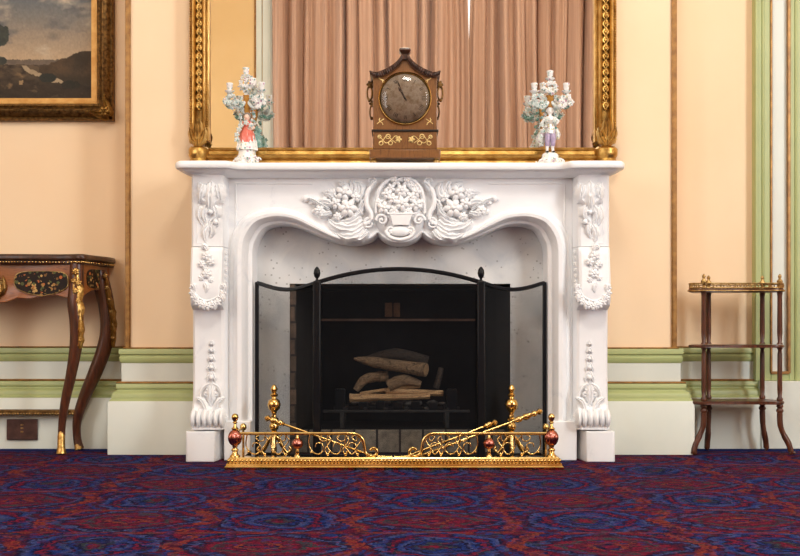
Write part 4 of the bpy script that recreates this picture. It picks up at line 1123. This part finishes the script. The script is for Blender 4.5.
def cart(x0, x1, z0, z1, yf, name, par):
    n = 28; m = MB(); oc = []
    for k in range(n):
        a = 2 * PI * k / n; ca, sa = math.cos(a), math.sin(a)
        ex = math.copysign(abs(ca) ** .45, ca); ez = math.copysign(abs(sa) ** .6, sa)
        xx_ = (x0 + x1) / 2 + (x1 - x0) / 2 * ex; zz_ = (z0 + z1) / 2 + (z1 - z0) / 2 * ez - .010 * math.cos(ex * PI) * (1 if sa < 0 else .0)
        oc.append((xx_, zz_))
    m.loft([[(x, yf(x) + .006, z) for x, z in oc][::-1], [(x, yf(x) - .0055, z) for x, z in oc][::-1]])
    c_ = m.build(name, 'marquetry_dark', par, smooth=30)
    m = MB(); m.tube([(x, yf(x) - .0045, z) for x, z in oc], .0022, 6, closed=True); m.build('brass_border', 'brass_old', c_, smooth=60)
for s_ in (-1, 1):
    a, b = TC + s_ * .075, TC + s_ * .305
    cart(min(a, b), max(a, b), zt_ - .166, zt_ - .072, lambda x: ytop(x - TC) - .001, 'marquetry_panel', ap)
m = MB(); m.leaf([(TC, zt_ - .19), (TC, zt_ - .13), (TC, zt_ - .075)], .026, .242, .014, 5)
for s_ in (-1, 1):
    m.leaf([(TC + s_ * .01, zt_ - .18), (TC + s_ * .036, zt_ - .145), (TC + s_ * .03, zt_ - .09)], .011, .246, .010, 4); m.volute(TC + s_ * .026, .244, zt_ - .12, .014, 1.4, s_, 0)
m.build('centre_mount', 'brass_old', ap, smooth=60)
# side aprons
for s_ in (-1, 1):
    m = MB(flip=(s_ < 0)); rows = []
    for i in range(13):
        u = i / 12; x = TC + s_ * (.362 + .052 * u); y = .262 + .235 * u
        zl_ = zt_ - (.180 - .035 * math.sin(PI * u))
        rows.append([(x, y, zl_), (x, y, zap), (x - s_ * .016, y, zap), (x - s_ * .016, y, zl_)])
    m.loft(rows).build('side_apron', 'table_wood', tb, smooth=40)
    m = MB(flip=(s_ < 0)); oc = []
    for k in range(20):
        a = 2 * PI * k / 20; u = .5 + .36 * math.copysign(abs(math.cos(a)) ** .6, math.cos(a)); zz_ = zt_ - .10 + .042 * math.copysign(abs(math.sin(a)) ** .6, math.sin(a)); oc.append((u, zz_))
    m.loft([[(TC + s_ * (.362 + .052 * u + d), .262 + .235 * u, z) for u, z in oc] for d in (-.004, .0035)])
    m.build('side_marquetry', 'marquetry_dark', tb, smooth=30)
# legs
zq = lambda py, Y: Z(py, Y)
def tleg(pts, name='leg', s_=1):
    """(px, py, Y, halfwidth px)"""
    P = cr(pts, 5); m = MB(); pp = []; rs = []
    for px, py, Y, hw in P:
        x = X(px, Y); x = x if s_ > 0 else 2 * TC - x
        pp.append((x, Y, max(Z(py, Y), .004))); rs.append(hw / S(Y) * 1.08)
    m.tube(pp, rs, 10); return m.build(name, 'mahogany', tb, smooth=50), pp, rs
for s_ in (-1, 1):
    lg, pp, rs = tleg([(77, 264, .262, 6.5), (76.5, 285, .258, 7), (75, 303, .250, 7.2), (76.5, 322, .250, 6.6), (76, 345, .252, 6), (71, 375, .258, 5), (65.5, 400, .264, 4.4), (62, 425, .268, 3.6), (61.5, 446, .268, 3.4), (61.5, 455.5, .262, 4.0)], 'leg', s_)
    m = MB()
    mxp = lambda a, Y=.245: (X(a, Y) if s_ > 0 else 2 * TC - X(a, Y))
    m.leaf([(mxp(77.5), Z(322, .245)), (mxp(77), Z(295, .245)), (mxp(77), Z(267, .245))], 7.0 / 237, .240, .020, 7)
    m.leaf([(mxp(80.5), Z(348, .245)), (mxp(81), Z(325, .245)), (mxp(79), Z(300, .245))], 3.6 / 237, .240, .018, 6)
    for px, py, w_ in ((77, 272, 4.2), (75, 281, 3), (80, 283, 3.4), (77, 291, 3.6), (79.5, 301, 3.2), (80.5, 311, 3), (81, 321, 2.6), (81.5, 331, 2.6), (80.5, 340, 2.2)):
        m.flower(mxp(px), .226 if py < 310 else .232, Z(py, .245), w_ / 237, 6, .6, px)
    m.tube([(X(a, .24) if s_ > 0 else 2 * TC - X(a, .24), .232, Z(b, .24)) for a, b in cr([(79, 300), (81, 320), (81, 335), (79, 346)], 5)], [.008, .004], 8)
    m.build('knee_mount', 'brass_mount', lg, smooth=60)
    m = MB()
    m.tube([(pp[-1][0], pp[-1][1] - .003, .004), (pp[-3][0], pp[-3][1] - .003, .03), (pp[-7][0], pp[-7][1] - .004, Z(436, .26)), (pp[-9][0], pp[-9][1] - .006, Z(428, .26))], [.022, .017, .016, .007], 10)
    m.build('foot_mount', 'brass_mount', lg, smooth=60)
    lg, pp, rs = tleg([(98, 272, .44, 8), (103, 290, .44, 8), (107, 310, .435, 7.5), (107.5, 332, .43, 7), (103, 352, .425, 7), (94.5, 374, .42, 6.6), (84.5, 397, .42, 5.6), (77.5, 418, .42, 4.4), (77, 436, .42, 3.8), (79.5, 448.6, .415, 4.4)], 'leg', s_)
    m = MB()
    rxp = lambda a, Y=.41: (X(a, Y) if s_ > 0 else 2 * TC - X(a, Y))
    m.leaf([(rxp(113), Z(347, .41)), (rxp(113), Z(318, .41)), (rxp(108), Z(292, .41)), (rxp(105.5), Z(272, .41))], 3.6 / 228, .408, .020, 8)
    for px, py, w_ in ((106, 276, 2.8), (108, 288, 2.8), (110.5, 300, 2.6), (112.5, 312, 2.6), (114, 325, 2.2), (113.5, 338, 2.2)):
        m.flower(rxp(px), .396, Z(py, .41), w_ / 228, 5, .6, px)
    m.build('knee_mount', 'brass_old', lg, smooth=60)
    m = MB(); m.tube([(pp[-1][0], pp[-1][1] - .003, .004), (pp[-3][0], pp[-3][1] - .003, .02), (pp[-7][0], pp[-7][1] - .003, .065)], [.021, .018, .008], 10); m.build('foot_mount', 'brass_old', lg, smooth=60)
xa, xb = 2 * TC - X(76, .435), X(76, .435); za = Z(415, .43)
MB().box(xa, xb, .41, .452, za + .006, za + .024).build('rear_stretcher', 'frame_bronze', tb, bevel=.003)
m = MB(); x = xa + .01
while x < xb: m.ell((x, .409, za + .006), (.006, .005, .006), None, 6, 5); x += .0125
m.build('stretcher_beading', 'brass_old', tb, smooth=60)

pl_ = MB(); a, b = W(7, 440, .459), W(38, 419, .459); pl_.box(a.x, b.x, .4525, .4595, a.z, b.z)
op = pl_.build('outlet_plate', 'plate_brown', bevel=.003); tag(op, 'brown metal outlet plate on the white baseboard under the console table', 'outlet')
m = MB(); cx, cz = (a.x + b.x) / 2, (a.z + b.z) / 2
for dz in (-.012, .004, .018): m.box(cx - .006, cx + .006, .451, .4527, cz + dz, cz + dz + .006)
m.build('socket_slots', 'brass_old', op, smooth=0)

# ------------------------------------------------------------------ tiered stand on the right
EF, EB = .25, .39
ex = [X(703.8, EF), X(779.8, EF), X(708.6, EB), X(762.3, EB)]
ec = (ex[0] + ex[1]) / 2
et = thing('tiered_stand', 'small three tier mahogany stand with brass gallery, by the green pilaster', 'shelf stand', (ec, .32, 0))
def eplan(grow=0.0):
    xl_, xr_ = X(689.5, EF) - grow, X(786.5, EF) + grow
    h = [(X(692, EB + .035), EB + .035), (X(690.5, .33), .33), (xl_ + .002, .275), (xl_ + .02, .235), (xl_ + .06, .222), (ec - .03, .240), (ec + .03, .240), (xr_ - .06, .222), (xr_ - .02, .235), (xr_ - .002, .275), (xr_ - .005, .33), (xr_ - .045, EB + .035)]
    return cr(h, 4)
for py, th, nm in ((291.5, .012, 'top_shelf'), (347.3, .010, 'middle_shelf'), (403.8, .011, 'bottom_shelf')):
    z = Z(py, EF); m = MB().loft([[(x, y, zz_) for x, y in eplan(g)] for g, zz_ in ((-.004, z - .002), (0, z + .002), (0, z + th - .003), (-.004, z + th))])
    sh = m.build(nm, 'mahogany', et, smooth=35)
    if nm == 'top_shelf':
        m = MB(); P = eplan(-.004); z0 = z + th
        rim = P + [(x, EB + .031) for x in [P[-1][0] + (P[0][0] - P[-1][0]) * k / 20 for k in range(1, 20)]]
        m.tube([(x, y, z0 + .022) for x, y in rim], .003, 6, closed=True); m.tube([(x, y, z0 + .004) for x, y in rim], .003, 6, closed=True); m.tube([(x, y, z - .001 + th * .35) for x, y in eplan(.001)], .0036, 6)
        acc = 0
        for i in range(len(rim)):
            a, b = Vector(rim[i]), Vector(rim[(i + 1) % len(rim)]); L = (b - a).length; acc += L
            if acc > .0085:
                acc = 0; m.tube([(b.x, b.y, z0 + .003), (b.x + .002, b.y, z0 + .012), (b.x, b.y, z0 + .022)], .0024, 5)
        m.build('brass_gallery', 'brass_old', et, smooth=60)
zs = [Z(347.3, EF), Z(403.8, EF), Z(291.5, EF)]
for i, (x, y) in enumerate(((ex[0], EF), (ex[1], EF), (ex[2], EB), (ex[3], EB))):
    r0 = .0106
    m = MB(); zt2 = zs[2]; zm = zs[0]; zl2 = zs[1]
    m.lathe([(r0 * 1.1, zl2 + .012), (r0 * 1.3, zl2 + .02), (r0 * .8, zl2 + .03), (r0, zl2 + .06), (r0 * .95, zm - .03), (r0 * .75, zm - .012), (r0 * 1.3, zm)], (x, y, 0), seg=14)
    m.lathe([(r0 * 1.3, zm + .012), (r0 * .8, zm + .022), (r0 * 1.05, zm + .06), (r0 * .95, zt2 - .02), (r0 * 1.2, zt2)], (x, y, 0), seg=14)
    m.build('post', 'mahogany', et, smooth=50)
    zf_ = zt2 + .012
    m = MB().lathe([(.010, 0), (.007, .006), (.006, .018), (.012, .026), (.013, .032), (.005, .042), (.007, .048), (.008, .054), (.002, .062)], (x, y, zf_), seg=14); m.build('finial', 'brass_old', et, smooth=60)
    # curved leg
    sg = -1 if i in (0, 2) else 1; fy = -1 if i < 2 else 1
    m = MB(); m.lathe([(.010, 0), (.014, -.006), (.015, -.012), (.010, -.018), (.014, -.024), (.016, -.030), (.010, -.040), (.0105, -.05)], (x, y, zl2), seg=14)
    oth = .45 if i >= 2 else 1.0
    if i == 2: oth = .1
    pts = cr([(x, y, zl2 - .04), (x + sg * .002, y, zl2 - .09), (x + sg * .016 * oth, y + .0 * fy, .085), (x + sg * .036 * oth, y + .005 * fy, .045), (x + sg * .044 * oth, y + .008 * fy, .012), (x + sg * .038 * oth, y + .008 * fy, .009)], 5)
    m.tube(pts, [.0125, .0115, .013, .0125, .0105], 10)
    if i >= 1: m.tube([(x + sg * .04 * oth, y + .008 * fy, .0085), (x + sg * .062 * oth, y + .008 * fy, .0085)], [.008, .006], 8)
    else: m.ell((x + sg * .044, y + .0, .009), (.016, .014, .009))
    m.build('leg', 'mahogany', et, smooth=50)

# ------------------------------------------------------------------ landscape picture on the left
PYp = .50; ps = S(PYp)
pxr, pzb = X(113.5, PYp), Z(120.5, PYp)
pxl, pzt = pxr - 1.12, pzb + .90
pic = thing('picture', 'gilt framed landscape painting of a river valley, hanging on the left wall', 'picture', ((pxl + pxr) / 2, .51, pzb))
fw = pxr - X(91, PYp)
cs = [(0, .528), (0, .505), (.006, .496), (.014, .500), (.020, .492), (.032, .478), (.044, .474), (.052, .480), (.056, .490), (.062, .486), (.070, .490), (.074, .502), (.100, .508), (fw, .512), (fw, .526)]
rings = []
for cx_, cz_, sx_, sz_ in ((pxl, pzb, 1, 1), (pxr, pzb, -1, 1), (pxr, pzt, -1, -1), (pxl, pzt, 1, -1)):
    rings.append([(cx_ + sx_ * d, y, cz_ + sz_ * d) for d, y in cs])
m = MB(); m.loft(rings + [rings[0]], cap=False); 
fr = m.build('frame', 'frame_bronze', pic, smooth=35)
rings = []
for cx_, cz_, sx_, sz_ in ((pxl, pzb, 1, 1), (pxr, pzb, -1, 1), (pxr, pzt, -1, -1), (pxl, pzt, 1, -1)):
    rings.append([(cx_ + sx_ * d, y, cz_ + sz_ * d) for d, y in ((.073, .515), (.073, .501), (.078, .499), (.092, .505), (fw + .001, .508), (fw + .001, .52))])
m = MB(); m.loft(rings + [rings[0]], cap=False); m.build('gilt_liner', 'gilt_pale', pic, smooth=30)
for cx_, cz_, sx_, sz_ in ((pxr, pzb, -1, 1), (pxl, pzb, 1, 1), (pxr, pzt, -1, -1), (pxl, pzt, 1, -1)):
    m = MB()
    for a_, b_ in (((.012, .012), (.08, .03)), ((.012, .012), (.03, .08))):
        m.leaf([(cx_ + sx_ * a_[0], cz_ + sz_ * a_[1]), (cx_ + sx_ * (a_[0] + b_[0]) / 2, cz_ + sz_ * (a_[1] + b_[1]) / 2), (cx_ + sx_ * b_[0] * 1.2, cz_ + sz_ * b_[1] * 1.2)], .022, .478, .014, 5)
    m.flower(cx_ + sx_ * .034, .474, cz_ + sz_ * .034, .030, 6, .5)
    for k in range(6): m.flower(cx_ + sx_ * (.05 + .012 * k), .476, cz_ + sz_ * .036, .007, 5, .6); m.flower(cx_ + sx_ * .036, .476, cz_ + sz_ * (.05 + .012 * k), .007, 5, .6)
    m.build('corner_ornament', 'gilt_dark', fr, smooth=60)
def vn(x, y, seed=0):
    def h(i, j):
        v = math.sin(i * 127.1 + j * 311.7 + seed * 74.7) * 43758.5453; return v - math.floor(v)
    i, j = math.floor(x), math.floor(y); fx, fy = x - i, y - j; fx = fx * fx * (3 - 2 * fx); fy = fy * fy * (3 - 2 * fy)
    return (h(i, j) * (1 - fx) + h(i + 1, j) * fx) * (1 - fy) + (h(i, j + 1) * (1 - fx) + h(i + 1, j + 1) * fx) * fy
def fbm(x, y, s=0): return .5 * vn(x, y, s) + .28 * vn(x * 2.1, y * 2.1, s + 1) + .15 * vn(x * 4.3, y * 4.3, s + 2) + .07 * vn(x * 8.7, y * 8.7, s + 3)
def mixc(a, b, u): u = max(0, min(1, u)); return tuple(x + (y - x) * u for x, y in zip(a, b))
def paint(px, py):
    n = fbm(px / 14, py / 14)
    if py < 62:                                                       # sky
        c = mixc((112, 122, 130), (176, 160, 140), (py + 8) / 40); c = mixc(c, (222, 190, 152), (py - 28) / 30)
        cl = fbm(px / 30 + 3, py / 13, 5); c = mixc(c, (120, 118, 118), (cl - .52) * 4 if py < 48 else 0)
        c = mixc(c, (232, 214, 186), (fbm(px / 22, py / 12, 9) - .6) * 3)
        d = math.hypot((px - 53) / 9, (py - 36) / 6); c = mixc(c, (132, 122, 112), (1.1 - d) * .7 + (n - .5))
    else:
        c = mixc((120, 98, 74), (58, 46, 34), (py - 62) / 26)
        c = mixc(c, (40, 32, 26), (fbm(px / 8, py / 4, 3) - .45) * 2.2); c = mixc(c, (148, 118, 82), (fbm(px / 9, py / 5, 7) - .62) * 4)
    hz = 58 + 1.5 * vn(px / 12, 0, 4)
    if hz < py < 64 and px < 60: c = mixc((150, 128, 108), (104, 92, 80), n * 1.3)
    hill = 66 - 17 * max(0, min(1, (px - 36) / 44)) ** 1.1 + 2.5 * fbm(px / 5, 1, 2)
    if px > 38 and hill < py < 84: c = mixc((112, 84, 58), (62, 50, 36), n * 1.6 - .2 + (py - hill) / 40)
    rv = 22 + (py - 65) * 1.9 + 3 * math.sin(py / 3.0); wv = 2.5 + (py - 65) * .35
    if 65 < py < 82 and abs(px - rv) < wv: c = mixc((206, 184, 148), (170, 146, 112), n)
    if math.hypot((px - 47) / 9, (py - 77) / 5) < .75 + n * .5: c = (42, 46, 40)
    if math.hypot((px - 70) / 12, (py - 84) / 5) < .6 + n * .5: c = (38, 38, 30)
    if math.hypot((px + 2) / 12, (py - 34) / 13) < .55 + n * .75: c = mixc((52, 60, 58), (84, 88, 78), fbm(px / 3, py / 3, 8))
    if math.hypot((px + 1) / 8, (py - 60) / 5) < .55 + n * .7: c = (62, 66, 60)
    if abs(px + 4 - (py - 50) * .05) < 1.4 and 40 < py < 72: c = (54, 44, 34)
    if 80 < py < 84 and 18 < px < 22: c = (170, 140, 100)
    return c
m = MB(); nx, nz = 300, 240
ax, bx_, az, bz = pxl + fw - .004, pxr - fw + .004, pzb + fw - .004, pzt - fw + .004
rows = [[(ax + (bx_ - ax) * i / nx, .514, az + (bz - az) * j / nz) for i in range(nx + 1)] for j in range(nz + 1)]
m.loft(rows[::-1], cap=False, closed=False)
cv_ = m.build('canvas', 'painted_canvas', pic, smooth=0)
ca = cv_.data.color_attributes.new('paint', 'FLOAT_COLOR', 'POINT')
buf = []
for v_ in m.v:
    pc = paint(400 + v_.x * ps + 1.6 * (fbm(v_.x * 60, v_.z * 60, 21) - .5), HZ - (v_.z - CAMH) * ps + 2.4 * (fbm(v_.x * 70, v_.z * 70, 31) - .5))
    g_ = .92 + .16 * (fbm(v_.x * 150, v_.z * 110, 41) - .5)
    dk = .90 if (v_.z - CAMH) * ps > HZ - 62 else .93
    buf += [*lin([min(255, q * g_ * dk) for q in pc]), 1.0]
ca.data.foreach_set('color', buf)

# ------------------------------------------------------------------ curtains behind the photographer
def curtain(name, label, xa, xb, seed, slit):
    q_ = random.Random(seed); n = int(abs(xb - xa) / .006); rows = []
    p0, p1, p2 = q_.uniform(0, 6), q_.uniform(0, 6), q_.uniform(0, 6)
    for j in range(11):
        z = .02 + 4.06 * j / 10; row = []
        for i in range(n + 1):
            x = xa + (xb - xa) * i / n
            ed = 1 - i / n if slit < 0 else i / n
            near = (i / n) if slit > 0 else (1 - i / n)
            op = max(0, (z - 3.05) / 1.0) * .028 * near ** 3
            xx_ = x - slit * op + .015 * math.sin(z * 1.3 + x * 5) * (1 - near ** 6)
            ph = .25 * math.sin(z * .9 + x * 3)
            xw = x + .012 * math.sin(x * 17 + seed) + .01 * math.sin(x * 41 + 2 * seed)
            y = .125 * abs(math.sin(23 * xw + p0 + ph)) ** .8 * (.75 + .25 * math.sin(9 * x + p1)) + .028 * math.sin(61 * xw + p1 + 2 * ph) + .03 * math.sin(7.7 * x + p2)
            row.append((xx_, RBACK + .11 + y, z))
        rows.append(row)
    m = MB(); m.loft(rows, cap=False, closed=False)
    o = m.build(name, 'curtain_cloth', smooth=80)
    s = o.modifiers.new('thick', 'SOLIDIFY'); s.thickness = .004
    tag(o, label, 'curtain', 'curtains reflected in the mirror'); return o
SL = (468 - 400) / FPX * (RBACK * -1 + .596 + 4.4) 
curtain('curtain', 'pink brown pleated curtain reflected on the left of the mirror, wider than its pair', -1.20, SL + .004, 2, 1)
curtain('curtain', 'pink brown pleated curtain reflected on the right of the mirror beyond the bright gap', SL - .004, 2.4, 5, -1)

# ------------------------------------------------------------------ light
def area(name, loc, tgt, sx_, sy_, power, col):
    L = bpy.data.lights.new(name, 'AREA'); L.shape = 'RECTANGLE'; L.size = sx_; L.size_y = sy_; L.energy = power; L.color = col
    o = bpy.data.objects.new(name, L); COL.objects.link(o); o.location = loc
    o.rotation_euler = (Vector(tgt) - Vector(loc)).to_track_quat('-Z', 'Y').to_euler(); return o
area('daylight_right', (4.0, -3.9, 2.3), (.2, .3, .8), 1.3, 2.8, 195, (.90, .96, 1))
area('daylight_left', (-3.0, -5.3, 2.3), (-.3, .3, .9), 1.3, 2.8, 58, (.86, .94, 1))
area('curtain_side_fill', (-4.1, -3.2, 2.3), (2, -3.6, 1.6), 1.2, 2.4, 45, (.88, .95, 1))  # added lamp raking across the curtains to bring out their folds
L = bpy.data.lights.new('room_fill_light', 'POINT'); L.energy = 130; L.shadow_soft_size = .35; L.color = (1, .95, .87)  # added fill without a fixture, brightens the window wall and curtains
o = bpy.data.objects.new('room_fill_light', L); COL.objects.link(o); o.location = (.2, -2.6, 3.5)
w = bpy.data.worlds.new('World'); scn.world = w; w.use_nodes = True
bg = w.node_tree.nodes['Background']; bg.inputs[0].default_value = (1, .97, .92, 1); bg.inputs[1].default_value = 2.0

cam = bpy.data.cameras.new('camera'); co = bpy.data.objects.new('camera', cam); COL.objects.link(co)
co.location = (0, CAMY, CAMH); co.rotation_euler = (PI / 2, 0, 0)
cam.sensor_width = 36; cam.sensor_fit = 'HORIZONTAL'; cam.lens = 36 * FPX / 800; cam.shift_y = (HZ - 278) / 800; cam.shift_x = 0
cam.clip_start = .05
scn.camera = co
vs = scn.view_settings
vs.view_transform = 'Standard'; vs.look = 'None'; vs.gamma = 1; vs.use_curve_mapping = False; vs.exposure = 0.14
scn.cycles.max_bounces = 10; scn.cycles.diffuse_bounces = 5; scn.cycles.glossy_bounces = 5; scn.cycles.transparent_max_bounces = 12
scn.cycles.caustics_reflective = True; scn.cycles.caustics_refractive = False; scn.cycles.sample_clamp_indirect = 4
